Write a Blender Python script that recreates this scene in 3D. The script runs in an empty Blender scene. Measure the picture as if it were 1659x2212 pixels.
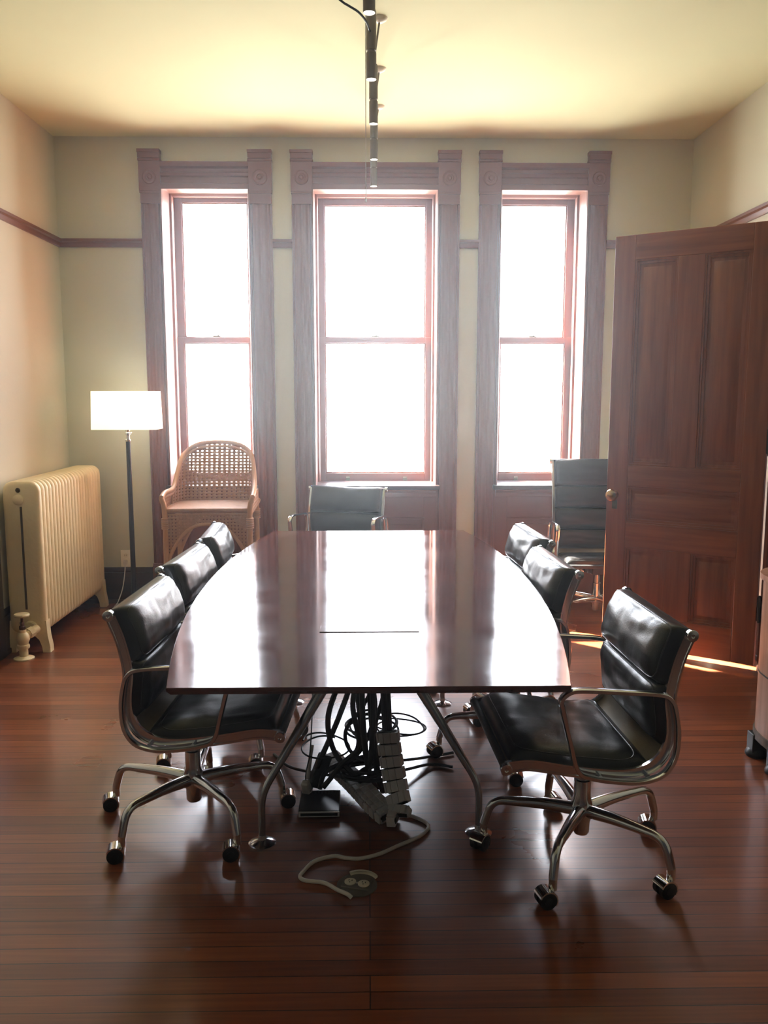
import bpy, bmesh, math, random
from mathutils import Vector, Matrix, noise

C = bpy.context.scene
COL = C.collection
R = math.radians
random.seed(7)

# ------------------------------------------------------------------ camera
cam_data = bpy.data.cameras.new('camera')
cam = bpy.data.objects.new('camera', cam_data)
COL.objects.link(cam)
cam.location = (0.0, 0.0, 1.5)
cam.rotation_euler = (R(90 - 7.866), 0.0, R(-1.005))
cam_data.sensor_fit = 'VERTICAL'
cam_data.sensor_height = 24.0
cam_data.lens = 24.0 * 1853.0 / 2212.0
cam_data.clip_start = 0.02
C.camera = cam

# ------------------------------------------------------------------ exposure
vs = C.view_settings
vs.view_transform = 'Standard'
vs.look = 'None'
vs.gamma = 1.0
vs.use_curve_mapping = False
vs.exposure = 0.95

# ------------------------------------------------------------------ sky outside the windows
WORLD_UP, WORLD_DOWN = 14.5, 12.0
world = bpy.data.worlds.new('overcast_bright_sky')
C.world = world
world.use_nodes = True
wn = world.node_tree.nodes
wl = world.node_tree.links
wn.clear()
w_out = wn.new('ShaderNodeOutputWorld')
w_bg = wn.new('ShaderNodeBackground')
w_tc = wn.new('ShaderNodeTexCoord')
w_sep = wn.new('ShaderNodeSeparateXYZ')
w_ramp = wn.new('ShaderNodeValToRGB')
w_map = wn.new('ShaderNodeMapRange')
wl.new(w_tc.outputs['Generated'], w_sep.inputs[0])
wl.new(w_sep.outputs['Z'], w_map.inputs['Value'])
w_map.inputs['From Min'].default_value = -0.25
w_map.inputs['From Max'].default_value = 0.25
wl.new(w_map.outputs[0], w_ramp.inputs[0])
w_ramp.color_ramp.elements[0].color = (1.0 * WORLD_DOWN / 13, 0.97 * WORLD_DOWN / 13, 0.86 * WORLD_DOWN / 13, 1)
w_ramp.color_ramp.elements[1].color = (0.90, 0.96, 1.06, 1)
wl.new(w_ramp.outputs[0], w_bg.inputs['Color'])
w_bg.inputs['Strength'].default_value = WORLD_UP
wl.new(w_bg.outputs[0], w_out.inputs[0])

# ------------------------------------------------------------------ sun
sun_data = bpy.data.lights.new('sun', 'SUN')
sun_data.energy = 120.0
sun_data.color = (1.0, 0.93, 0.80)
sun_data.angle = R(0.6)
sun = bpy.data.objects.new('sun', sun_data)
COL.objects.link(sun)
SUN_EL, SUN_DXDY = 44.0, 1.1
h = math.cos(R(SUN_EL))
n_ = math.hypot(1, SUN_DXDY)
sun_dir = Vector((h * SUN_DXDY / n_, -h / n_, -math.sin(R(SUN_EL))))
sun.rotation_euler = sun_dir.to_track_quat('-Z', 'Y').to_euler()
sun.location = (-3, 9, 6)

HAZE_DENSITY, HAZE_ANISO = 0.0098, 0.89

# windows: x of the opening, x of the glass, glass top
WINS = [
    dict(x0=-1.405, x1=-0.808, c0=-1.544, c1=-0.656, ztop=2.862),
    dict(x0=-0.381, x1=0.478, c0=-0.522, c1=0.625, ztop=2.845),
    dict(x0=0.902, x1=1.500, c0=0.757, c1=1.640, ztop=2.853),
]
ROOM = dict(x0=-2.12, x1=2.22, y0=-1.3, y1=6.1, z1=3.215)
for i, w in enumerate(WINS):      # portals guide the daylight sampling through each opening
    d = bpy.data.lights.new('daylight_portal', 'AREA')
    d.shape = 'RECTANGLE'
    d.size = w['x1'] - w['x0']
    d.size_y = 2.1
    d.cycles.is_portal = True
    o = bpy.data.objects.new('daylight_portal', d)
    COL.objects.link(o)
    o.location = ((w['x0'] + w['x1']) / 2, 6.47, 1.88)
    o.rotation_euler = (R(-90), 0, 0)

cy = C.cycles
cy.max_bounces = 14
cy.diffuse_bounces = 7
cy.glossy_bounces = 6
cy.transparent_max_bounces = 16
cy.sample_clamp_indirect = 12.0
cy.caustics_reflective = True
cy.blur_glossy = 0.6
cy.use_denoising = True


# ================================================================== helpers
def tag(o, label=None, cat=None, group=None, kind=None):
    if label: o['label'] = label
    if cat: o['category'] = cat
    if group: o['group'] = group
    if kind: o['kind'] = kind
    return o


def empty(name, loc=(0, 0, 0), rz=0.0, label=None, cat=None, group=None, kind=None):
    o = bpy.data.objects.new(name, None)
    COL.objects.link(o)
    o.location = loc
    o.rotation_euler = (0, 0, rz)
    o.empty_display_size = 0.1
    return tag(o, label, cat, group, kind)


def copy_tree(o, parent=None):
    c = o.copy()
    COL.objects.link(c)
    if parent is not None:
        c.parent = parent
    for ch in list(o.children):
        copy_tree(ch, c)
    return c


def catmull(pts, n=8, closed=False):
    pts = [Vector(p) for p in pts]
    out = []
    N = len(pts)
    rng = range(N) if closed else range(N - 1)
    for i in rng:
        p1, p2 = pts[i], pts[(i + 1) % N]
        p0 = pts[i - 1] if (closed or i > 0) else p1 * 2 - p2
        p3 = pts[(i + 2) % N] if (closed or i + 2 < N) else p2 * 2 - p1
        for k in range(n):
            t = k / n
            out.append(0.5 * ((2 * p1) + (p2 - p0) * t + (2 * p0 - 5 * p1 + 4 * p2 - p3) * t * t + (3 * p1 - p0 - 3 * p2 + p3) * t ** 3))
    if not closed:
        out.append(pts[-1])
    return out


def rounded(pts, r=0.04, n=6, closed=False):
    """Polyline with arcs at its corners."""
    pts = [Vector(p) for p in pts]
    out = []
    N = len(pts)
    for i in range(N):
        if not closed and i in (0, N - 1):
            out.append(pts[i]); continue
        p, a, b = pts[i], pts[i - 1], pts[(i + 1) % N]
        da, db = a - p, b - p
        rr = min(r, da.length * 0.48, db.length * 0.48)
        s, e = p + da.normalized() * rr, p + db.normalized() * rr
        for k in range(n + 1):
            t = k / n
            out.append(s * (1 - t) ** 2 + p * 2 * t * (1 - t) + e * t * t)
    return out


class MB:
    """Collects shapes and links them as ONE mesh object."""
    def __init__(self):
        self.bm = bmesh.new()

    def box(self, c, s, rot=None):
        m = Matrix.Translation(Vector(c))
        if rot is not None:
            m = m @ (rot.to_4x4() if isinstance(rot, Matrix) else Matrix.Rotation(rot, 4, 'Z'))
        m = m @ Matrix.Diagonal((s[0], s[1], s[2], 1))
        bmesh.ops.create_cube(self.bm, size=1.0, matrix=m)
        return self

    def box2(self, x0, x1, y0, y1, z0, z1):
        return self.box(((x0 + x1) / 2, (y0 + y1) / 2, (z0 + z1) / 2), (abs(x1 - x0), abs(y1 - y0), abs(z1 - z0)))

    def faces(self, vs_, fs):
        v = [self.bm.verts.new(p) for p in vs_]
        for f in fs:
            try:
                self.bm.faces.new([v[i] for i in f])
            except ValueError:
                pass
        return self

    def prism(self, poly, a, b, axis='z'):
        """Extrude a 2D polygon between a and b along an axis; poly is in the two other axes, in order."""
        def P(u, v, t):
            return {'z': (u, v, t), 'y': (u, t, v), 'x': (t, u, v)}[axis]
        n = len(poly)
        vs_ = [P(u, v, a) for u, v in poly] + [P(u, v, b) for u, v in poly]
        fs = [tuple(range(n)), tuple(range(2 * n - 1, n - 1, -1))]
        fs += [(i, (i + 1) % n, n + (i + 1) % n, n + i) for i in range(n)]
        return self.faces(vs_, fs)

    def tube(self, pts, r, seg=12, closed=False, cap=True, sec=None, up=None):
        """Sweep a circle (or a section polygon sec) along a polyline; r may be a list."""
        pts = [Vector(p) for p in pts]
        n = len(pts)
        rs = r if isinstance(r, (list, tuple)) else [r] * n
        if sec is None:
            sec = [(math.cos(2 * math.pi * k / seg), math.sin(2 * math.pi * k / seg)) for k in range(seg)]
            scale = True
        else:
            scale = False
        m = len(sec)
        rings = []
        prev = None
        for i, p in enumerate(pts):
            if closed:
                t = pts[(i + 1) % n] - pts[i - 1]
            else:
                t = pts[min(i + 1, n - 1)] - pts[max(i - 1, 0)]
            if t.length < 1e-9:
                t = Vector((0, 0, 1))
            t.normalize()
            if up is not None:
                a = Vector(up)
                a = a - t * a.dot(t)
            elif prev is None:
                a = Vector((0, 0, 1)) if abs(t.z) < 0.9 else Vector((1, 0, 0))
                a = a - t * a.dot(t)
            else:
                a = prev - t * prev.dot(t)
            a.normalize()
            prev = a
            b = t.cross(a)
            k = rs[i] if scale else 1.0
            rings.append([self.bm.verts.new(p + a * (u * k) + b * (v * k)) for u, v in sec])
        for i in range(n if closed else n - 1):
            A, B = rings[i], rings[(i + 1) % n]
            for j in range(m):
                try:
                    self.bm.faces.new((A[j], A[(j + 1) % m], B[(j + 1) % m], B[j]))
                except ValueError:
                    pass
        if cap and not closed:
            for ring in (rings[0][::-1], rings[-1]):
                try:
                    self.bm.faces.new(ring)
                except ValueError:
                    pass
        return self

    def cyl(self, a, b, r, r2=None, seg=20):
        return self.tube([a, b], [r, r if r2 is None else r2], seg=seg)

    def lathe(self, prof, c=(0, 0, 0), seg=28, rot=None):
        """prof: (radius, height) pairs, turned about z through c, rotated by rot."""
        M = Matrix.Translation(Vector(c))
        if rot is not None:
            M = M @ rot.to_4x4()
        rings = []
        for rr, z in prof:
            if rr < 1e-6:
                rings.append([self.bm.verts.new(M @ Vector((0, 0, z)))])
            else:
                rings.append([self.bm.verts.new(M @ Vector((rr * math.cos(2 * math.pi * k / seg), rr * math.sin(2 * math.pi * k / seg), z))) for k in range(seg)])
        for A, B in zip(rings, rings[1:]):
            for j in range(seg):
                a = [A[0]] if len(A) == 1 else [A[j], A[(j + 1) % seg]]
                b = [B[0]] if len(B) == 1 else [B[(j + 1) % seg], B[j]]
                if len(a) + len(b) >= 3:
                    self.bm.faces.new(a + b)
        return self

    def build(self, name, mat, parent=None, smooth=True, bevel=0.0, angle=35, solid=0.0):
        bm = self.bm
        bmesh.ops.recalc_face_normals(bm, faces=bm.faces)
        me = bpy.data.meshes.new(name)
        bm.to_mesh(me)
        bm.free()
        if smooth:
            me.polygons.foreach_set('use_smooth', [True] * len(me.polygons))
            me.set_sharp_from_angle(angle=R(angle))
        me.materials.append(mat)
        o = bpy.data.objects.new(name, me)
        COL.objects.link(o)
        if parent is not None:
            o.parent = parent
        if solid:
            md = o.modifiers.new('solidify', 'SOLIDIFY')
            md.thickness = solid
            md.offset = 0
        if bevel:
            md = o.modifiers.new('bevel', 'BEVEL')
            md.width = bevel
            md.segments = 2
            md.limit_method = 'ANGLE'
            md.angle_limit = R(40)
            md.harden_normals = False
        return o


# ================================================================== materials
def mat_base(name):
    m = bpy.data.materials.new(name)
    m.use_nodes = True
    nt = m.node_tree
    return m, nt, nt.nodes['Principled BSDF']


def plain(name, col, rough=0.5, metal=0.0, spec=0.5, bump=0.0, bscale=60.0, var=0.0, vscale=6.0, coat=0.0, aniso=0.0, rvar=0.0, emit=None, es=0.0):
    m, nt, b = mat_base(name)
    N, L = nt.nodes, nt.links
    b.inputs['Base Color'].default_value = (*col, 1)
    b.inputs['Roughness'].default_value = rough
    b.inputs['Metallic'].default_value = metal
    b.inputs['Specular IOR Level'].default_value = spec
    if coat:
        b.inputs['Coat Weight'].default_value = coat
        b.inputs['Coat Roughness'].default_value = 0.15
    tc = N.new('ShaderNodeTexCoord')
    if var or rvar:
        nz = N.new('ShaderNodeTexNoise')
        nz.inputs['Scale'].default_value = vscale
        nz.inputs['Detail'].default_value = 5
        L.new(tc.outputs['Object'], nz.inputs['Vector'])
        if var:
            mx = N.new('ShaderNodeMixRGB')
            mx.inputs[1].default_value = (*[c * (1 - var) for c in col], 1)
            mx.inputs[2].default_value = (*[min(1, c * (1 + var)) for c in col], 1)
            L.new(nz.outputs['Fac'], mx.inputs[0])
            L.new(mx.outputs[0], b.inputs['Base Color'])
        if rvar:
            mr = N.new('ShaderNodeMapRange')
            mr.inputs['From Min'].default_value = 0.3
            mr.inputs['From Max'].default_value = 0.7
            mr.inputs['To Min'].default_value = max(0.02, rough - rvar)
            mr.inputs['To Max'].default_value = rough + rvar
            L.new(nz.outputs['Fac'], mr.inputs[0])
            L.new(mr.outputs[0], b.inputs['Roughness'])
    if bump:
        n2 = N.new('ShaderNodeTexNoise')
        n2.inputs['Scale'].default_value = bscale
        n2.inputs['Detail'].default_value = 4
        L.new(tc.outputs['Object'], n2.inputs['Vector'])
        bp = N.new('ShaderNodeBump')
        bp.inputs['Strength'].default_value = bump
        bp.inputs['Distance'].default_value = 0.01
        L.new(n2.outputs['Fac'], bp.inputs['Height'])
        L.new(bp.outputs[0], b.inputs['Normal'])
    if emit:
        b.inputs['Emission Color'].default_value = (*emit, 1)
        b.inputs['Emission Strength'].default_value = es
    return m


def wood(name, dark, light, axis='z', rough=0.35, coat=0.3, scale=1.0, bump=0.02):
    """Straight-grained varnished wood, the grain running along axis."""
    m, nt, b = mat_base(name)
    N, L = nt.nodes, nt.links
    tc = N.new('ShaderNodeTexCoord')
    mp = N.new('ShaderNodeMapping')
    s = {'x': (1.0, 15, 15), 'y': (15, 1.0, 15), 'z': (15, 15, 1.0)}[axis]
    mp.inputs['Scale'].default_value = [q * scale for q in s]
    L.new(tc.outputs['Object'], mp.inputs['Vector'])
    nz = N.new('ShaderNodeTexNoise')
    nz.inputs['Scale'].default_value = 2.0
    nz.inputs['Detail'].default_value = 5
    nz.inputs['Roughness'].default_value = 0.55
    L.new(mp.outputs[0], nz.inputs['Vector'])
    cr = N.new('ShaderNodeValToRGB')
    cr.color_ramp.elements[0].position = 0.3
    cr.color_ramp.elements[0].color = (*dark, 1)
    cr.color_ramp.elements[1].position = 0.7
    cr.color_ramp.elements[1].color = (*light, 1)
    L.new(nz.outputs['Fac'], cr.inputs[0])
    L.new(cr.outputs[0], b.inputs['Base Color'])
    b.inputs['Roughness'].default_value = rough
    b.inputs['Coat Weight'].default_value = coat
    b.inputs['Coat Roughness'].default_value = 0.22
    bp = N.new('ShaderNodeBump')
    bp.inputs['Strength'].default_value = bump
    bp.inputs['Distance'].default_value = 0.004
    L.new(nz.outputs['Fac'], bp.inputs['Height'])
    L.new(bp.outputs[0], b.inputs['Normal'])
    return m


def floor_material():
    m, nt, b = mat_base('floor_boards')
    N, L = nt.nodes, nt.links
    tc = N.new('ShaderNodeTexCoord')
    br = N.new('ShaderNodeTexBrick')
    br.offset = 0.43
    br.offset_frequency = 3
    br.inputs['Scale'].default_value = 1.0
    br.inputs['Brick Width'].default_value = 4.7
    br.inputs['Row Height'].default_value = 0.062
    br.inputs['Mortar Size'].default_value = 0.0015
    br.inputs['Mortar Smooth'].default_value = 0.1
    br.inputs['Bias'].default_value = 0.0
    br.inputs['Color1'].default_value = (0.270, 0.076, 0.027, 1)
    br.inputs['Color2'].default_value = (0.140, 0.036, 0.0145, 1)
    br.inputs['Mortar'].default_value = (0.012, 0.006, 0.004, 1)
    L.new(tc.outputs['Object'], br.inputs['Vector'])
    mp = N.new('ShaderNodeMapping')
    mp.inputs['Scale'].default_value = (1.3, 30, 1)
    L.new(tc.outputs['Object'], mp.inputs['Vector'])
    nz = N.new('ShaderNodeTexNoise')
    nz.inputs['Scale'].default_value = 2.2
    nz.inputs['Detail'].default_value = 8
    L.new(mp.outputs[0], nz.inputs['Vector'])
    mx = N.new('ShaderNodeMixRGB')
    mx.blend_type = 'OVERLAY'
    mx.inputs[0].default_value = 0.55
    L.new(br.outputs['Color'], mx.inputs[1])
    L.new(nz.outputs['Fac'], mx.inputs[2])
    L.new(mx.outputs[0], b.inputs['Base Color'])
    n3 = N.new('ShaderNodeTexNoise')
    n3.inputs['Scale'].default_value = 1.4
    n3.inputs['Detail'].default_value = 6
    L.new(tc.outputs['Object'], n3.inputs['Vector'])
    mr = N.new('ShaderNodeMapRange')
    mr.inputs['From Min'].default_value = 0.3
    mr.inputs['From Max'].default_value = 0.7
    mr.inputs['To Min'].default_value = 0.24
    mr.inputs['To Max'].default_value = 0.40
    L.new(n3.outputs['Fac'], mr.inputs[0])
    L.new(mr.outputs[0], b.inputs['Roughness'])
    b.inputs['Specular IOR Level'].default_value = 0.6
    b.inputs['Coat Weight'].default_value = 0.55
    b.inputs['Coat Roughness'].default_value = 0.16
    bp = N.new('ShaderNodeBump')
    bp.inputs['Strength'].default_value = 0.35
    bp.inputs['Distance'].default_value = 0.002
    inv = N.new('ShaderNodeMath')
    inv.operation = 'SUBTRACT'
    inv.inputs[0].default_value = 1.0
    L.new(br.outputs['Fac'], inv.inputs[1])
    ad = N.new('ShaderNodeMath')
    ad.operation = 'MULTIPLY_ADD'
    ad.inputs[1].default_value = 0.25
    L.new(nz.outputs['Fac'], ad.inputs[0])
    L.new(inv.outputs[0], ad.inputs[2])
    L.new(ad.outputs[0], bp.inputs['Height'])
    L.new(bp.outputs[0], b.inputs['Normal'])
    return m


def table_material():
    m, nt, b = mat_base('table_lacquer')
    N, L = nt.nodes, nt.links
    tc = N.new('ShaderNodeTexCoord')
    n1 = N.new('ShaderNodeTexNoise')
    n1.inputs['Scale'].default_value = 3.5
    n1.inputs['Detail'].default_value = 7
    n1.inputs['Roughness'].default_value = 0.62
    L.new(tc.outputs['Object'], n1.inputs['Vector'])
    cr = N.new('ShaderNodeValToRGB')
    cr.color_ramp.elements[0].position = 0.3
    cr.color_ramp.elements[0].color = (0.050, 0.015, 0.013, 1)
    cr.color_ramp.elements[1].position = 0.72
    cr.color_ramp.elements[1].color = (0.115, 0.034, 0.028, 1)
    L.new(n1.outputs['Fac'], cr.inputs[0])
    L.new(cr.outputs[0], b.inputs['Base Color'])
    n2 = N.new('ShaderNodeTexNoise')
    n2.inputs['Scale'].default_value = 2.2
    n2.inputs['Detail'].default_value = 9
    n2.inputs['Roughness'].default_value = 0.7
    L.new(tc.outputs['Object'], n2.inputs['Vector'])
    mr = N.new('ShaderNodeMapRange')
    mr.inputs['From Min'].default_value = 0.35
    mr.inputs['From Max'].default_value = 0.68
    mr.inputs['To Min'].default_value = 0.06
    mr.inputs['To Max'].default_value = 0.145
    L.new(n2.outputs['Fac'], mr.inputs[0])
    L.new(mr.outputs[0], b.inputs['Roughness'])
    b.inputs['Specular IOR Level'].default_value = 0.6
    return m


def leather_material():
    m, nt, b = mat_base('black_leather')
    N, L = nt.nodes, nt.links
    tc = N.new('ShaderNodeTexCoord')
    b.inputs['Base Color'].default_value = (0.010, 0.0095, 0.010, 1)
    b.inputs['Roughness'].default_value = 0.29
    b.inputs['Specular IOR Level'].default_value = 0.55
    v = N.new('ShaderNodeTexVoronoi')
    v.inputs['Scale'].default_value = 320
    L.new(tc.outputs['Object'], v.inputs['Vector'])
    nz = N.new('ShaderNodeTexNoise')
    nz.inputs['Scale'].default_value = 14
    nz.inputs['Detail'].default_value = 3
    L.new(tc.outputs['Object'], nz.inputs['Vector'])
    ad = N.new('ShaderNodeMath')
    ad.operation = 'MULTIPLY_ADD'
    ad.inputs[1].default_value = 5.0
    L.new(nz.outputs['Fac'], ad.inputs[0])
    L.new(v.outputs['Distance'], ad.inputs[2])
    bp = N.new('ShaderNodeBump')
    bp.inputs['Strength'].default_value = 0.22
    bp.inputs['Distance'].default_value = 0.0012
    L.new(ad.outputs[0], bp.inputs['Height'])
    L.new(bp.outputs[0], b.inputs['Normal'])
    return m


def glass_material():
    m = bpy.data.materials.new('window_glass')
    m.use_nodes = True
    N, L = m.node_tree.nodes, m.node_tree.links
    N.clear()
    out = N.new('ShaderNodeOutputMaterial')
    mix = N.new('ShaderNodeMixShader')
    tr = N.new('ShaderNodeBsdfTransparent')
    gl = N.new('ShaderNodeBsdfGlossy')
    gl.inputs['Roughness'].default_value = 0.02
    mix.inputs[0].default_value = 0.06
    L.new(tr.outputs[0], mix.inputs[1])
    L.new(gl.outputs[0], mix.inputs[2])
    L.new(mix.outputs[0], out.inputs[0])
    return m


def shade_material():
    m = bpy.data.materials.new('lamp_shade_linen')
    m.use_nodes = True
    N, L = m.node_tree.nodes, m.node_tree.links
    N.clear()
    out = N.new('ShaderNodeOutputMaterial')
    mix = N.new('ShaderNodeMixShader')
    mix.inputs[0].default_value = 0.55
    d = N.new('ShaderNodeBsdfDiffuse')
    d.inputs['Color'].default_value = (0.95, 0.94, 0.88, 1)
    t = N.new('ShaderNodeBsdfTranslucent')
    t.inputs['Color'].default_value = (0.95, 0.93, 0.84, 1)
    L.new(d.outputs[0], mix.inputs[1])
    L.new(t.outputs[0], mix.inputs[2])
    em = N.new('ShaderNodeEmission')      # the lit linen glows
    em.inputs['Color'].default_value = (1.0, 0.96, 0.78, 1)
    em.inputs['Strength'].default_value = 0.24
    ad = N.new('ShaderNodeAddShader')
    L.new(mix.outputs[0], ad.inputs[0])
    L.new(em.outputs[0], ad.inputs[1])
    L.new(ad.outputs[0], out.inputs[0])
    return m


M = dict(
    floor=floor_material(),
    wall=plain('wall_paint', (0.60, 0.60, 0.495), 0.75, bump=0.12, bscale=26, var=0.035, vscale=2.2),
    ceiling=plain('ceiling_paint', (0.70, 0.69, 0.45), 0.85, bump=0.10, bscale=9, var=0.05, vscale=2.0),
    trim_v=wood('mahogany_upright', (0.158, 0.046, 0.023), (0.166, 0.049, 0.025), 'z', rough=0.5, coat=0.08, bump=0.0),
    trim_x=wood('mahogany_across', (0.158, 0.046, 0.023), (0.166, 0.049, 0.025), 'x', rough=0.5, coat=0.08, bump=0.0),
    trim_y=wood('mahogany_along_side_walls', (0.115, 0.032, 0.020), (0.21, 0.066, 0.040), 'y'),
    base=wood('dark_baseboard', (0.020, 0.011, 0.010), (0.042, 0.020, 0.016), 'x'),
    door=wood('door_mahogany', (0.180, 0.048, 0.018), (0.310, 0.088, 0.034), 'z', rough=0.38),
    door_x=wood('door_mahogany_rails', (0.185, 0.050, 0.019), (0.325, 0.094, 0.036), 'x', rough=0.38),
    stool=wood('window_stool_dark', (0.030, 0.014, 0.012), (0.062, 0.026, 0.020), 'x', rough=0.3),
    glass=glass_material(),
    table=table_material(),
    steel=plain('brushed_steel', (0.46, 0.485, 0.53), 0.26, 1.0),
    chrome=plain('polished_aluminium', (0.74, 0.77, 0.82), 0.15, 1.0),
    caster_chrome=plain('caster_chrome', (0.80, 0.79, 0.77), 0.08, 1.0),
    leather=leather_material(),
    piping=plain('leather_piping', (0.016, 0.015, 0.015), 0.32, bump=0.1, bscale=200),
    roller=plain('wrapped_roller', (0.012, 0.011, 0.011), 0.5, bump=0.15, bscale=150),
    sling=plain('worn_tan_sling', (0.26, 0.21, 0.15), 0.5, bump=0.1, bscale=200, var=0.15, vscale=20),
    mech=plain('dark_mechanism', (0.020, 0.020, 0.021), 0.42, 0.3),
    rubber=plain('black_caster_rubber', (0.010, 0.010, 0.011), 0.5, bump=0.05, bscale=120),
    cable=plain('black_cable_rubber', (0.010, 0.010, 0.011), 0.38),
    spine=plain('grey_plastic_links', (0.74, 0.75, 0.78), 0.45, var=0.05),
    spine_core=plain('dark_spine_core', (0.012, 0.012, 0.013), 0.6),
    cord=plain('grey_white_cord', (0.80, 0.77, 0.73), 0.5, var=0.06, vscale=30),
    router=plain('black_plastic_box', (0.012, 0.013, 0.015), 0.35),
    silver=plain('silver_plastic', (0.78, 0.79, 0.80), 0.35, 0.2),
    outlet_metal=plain('floor_outlet_brass', (0.24, 0.22, 0.20), 0.45, 0.5, var=0.2, vscale=20),
    brass=plain('aged_brass', (0.62, 0.40, 0.20), 0.18, 1.0),
    brass_dark=plain('tarnished_brass', (0.13, 0.105, 0.06), 0.4, 0.9, var=0.25, vscale=30),
    hinge=plain('dark_hinge', (0.05, 0.042, 0.032), 0.4, 0.8),
    radiator=plain('radiator_cream_paint', (0.86, 0.74, 0.47), 0.42, bump=0.25, bscale=30, var=0.07, vscale=10),
    radiator_gap=plain('radiator_dark_gap', (0.075, 0.05, 0.02), 0.8),
    valve=plain('valve_cream_paint', (0.88, 0.76, 0.49), 0.42, bump=0.1, bscale=30),
    rust=plain('valve_rust', (0.07, 0.025, 0.012), 0.7, var=0.3, vscale=40),
    rattan=plain('rattan', (0.40, 0.20, 0.095), 0.45, bump=0.4, bscale=140, var=0.2, vscale=30),
    rattan_frame=plain('rattan_pole', (0.50, 0.265, 0.125), 0.38, var=0.15, vscale=14, bump=0.1),
    shade=shade_material(),
    pole=plain('lamp_pole_black', (0.014, 0.014, 0.017), 0.35, 0.2),
    plate=plain('ivory_plastic', (0.90, 0.86, 0.74), 0.4),
    ivory=plain('receptacle_ivory', (0.84, 0.78, 0.64), 0.45),
    slot=plain('dark_slot', (0.012, 0.010, 0.009), 0.6),
    pendant=plain('pendant_bronze', (0.16, 0.13, 0.10), 0.45, 0.3),
    bulb=plain('lit_bulb', (1, 0.95, 0.82), 0.5, emit=(1.0, 0.93, 0.78), es=14.0),
    lamp_bulb=plain('frosted_lamp_bulb', (0.9, 0.88, 0.82), 0.5, emit=(1.0, 0.93, 0.78), es=1.0),
    cabinet=wood('worn_pine', (0.30, 0.135, 0.075), (0.47, 0.235, 0.145), 'z', rough=0.45, coat=0.1),
    cabinet_foot=wood('cabinet_grey_foot', (0.08, 0.055, 0.04), (0.17, 0.12, 0.085), 'x', rough=0.6, coat=0.0),
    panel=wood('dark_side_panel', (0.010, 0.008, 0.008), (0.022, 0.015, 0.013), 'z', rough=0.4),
    hall_front=plain('front_wall_dark', (0.045, 0.042, 0.04), 0.7),
    hall=plain('hall_wall_paint', (0.55, 0.50, 0.38), 0.8),
    brick=plain('outside_masonry', (0.42, 0.36, 0.30), 0.9, var=0.1),
)

# ================================================================== the room
X0, X1, Y0, Y1, Z1 = ROOM['x0'], ROOM['x1'], ROOM['y0'], ROOM['y1'], ROOM['z1']
YB = 6.5            # outer face of the window wall
SILL = 0.83


def struct(o):
    o['kind'] = 'structure'
    return o


mb = MB(); mb.box2(X0 - 0.3, X1 + 1.6, Y0 - 0.3, YB, -0.12, 0.0)
struct(mb.build('floor', M['floor'], smooth=False))
mb = MB(); mb.box2(X0 - 0.3, X1 + 1.6, Y0 - 0.3, YB, Z1, Z1 + 0.15)
struct(mb.build('ceiling', M['ceiling'], smooth=False))
mb = MB(); mb.box2(X0 - 0.3, X0, Y0 - 0.3, YB, 0, Z1)
struct(mb.build('wall_left', M['wall'], smooth=False))
# right wall with the doorway
DY0, DY1, DH = 3.60, 4.47, 2.40
mb = MB()
mb.box2(X1, X1 + 0.16, Y0 - 0.3, DY0, 0, Z1)
mb.box2(X1, X1 + 0.16, DY1, YB, 0, Z1)
mb.box2(X1, X1 + 0.16, DY0, DY1, DH, Z1)
struct(mb.build('wall_right', M['wall'], smooth=False))
mb = MB()
mb.box2(X1 + 1.3, X1 + 1.4, Y0 - 0.3, YB, 0, Z1)
mb.box2(X1 + 0.16, X1 + 1.3, 2.6, 2.7, 0, Z1)
mb.box2(X1 + 0.16, X1 + 1.3, 5.6, 5.7, 0, Z1)
struct(mb.build('wall_hall', M['hall'], smooth=False))
mb = MB(); mb.box2(X0 - 0.3, X1 + 1.4, Y0 - 0.3, Y0, 0, Z1)
struct(mb.build('wall_front', M['hall_front'], smooth=False))
# window wall with three openings
mb = MB()
WT = 2.90
xs = [X0] + [v for w in WINS for v in (w['x0'], w['x1'])] + [X1]
for a, b in zip(xs[0::2], xs[1::2]):
    mb.box2(a, b, Y1, YB, 0, Z1)
for w in WINS:
    mb.box2(w['x0'], w['x1'], Y1, YB, 0, SILL)
    mb.box2(w['x0'], w['x1'], Y1, YB, WT, Z1)
struct(mb.build('wall_back', M['wall'], smooth=False))

# baseboards
def baseboard(name, pts_boxes, mat):
    mb = MB()
    for (x0, x1, y0, y1) in pts_boxes:
        mb.box2(x0, x1, y0, y1, 0, 0.225)
        gx = 0.008 if (x1 - x0) < 0.1 else 0
        mb.box2(x0 - (gx if x0 > 0 else 0), x1 + (gx if x0 < 0 else 0), y0 - (0 if gx else 0.008), y1, 0, 0.03)
        if gx:
            mb.box2((x0 if x0 < 0 else x0 + 0.01), (x1 - 0.01 if x0 < 0 else x1), y0, y1, 0.225, 0.262)
        else:
            mb.box2(x0, x1, y0 + 0.01, y1, 0.225, 0.262)
    return struct(mb.build(name, mat, bevel=0.003))


gaps = [(X0, WINS[0]['c0']), (WINS[0]['c1'], WINS[1]['c0']), (WINS[1]['c1'], WINS[2]['c0']), (WINS[2]['c1'], X1)]
baseboard('baseboard_back', [(a, b, Y1 - 0.024, Y1) for a, b in gaps], M['base'])
baseboard('baseboard_left', [(X0, X0 + 0.024, Y0, Y1)], M['base'])
baseboard('baseboard_right', [(X1 - 0.024, X1, Y0, DY0 - 0.13), (X1 - 0.024, X1, DY1 + 0.13, Y1)], M['base'])

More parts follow.
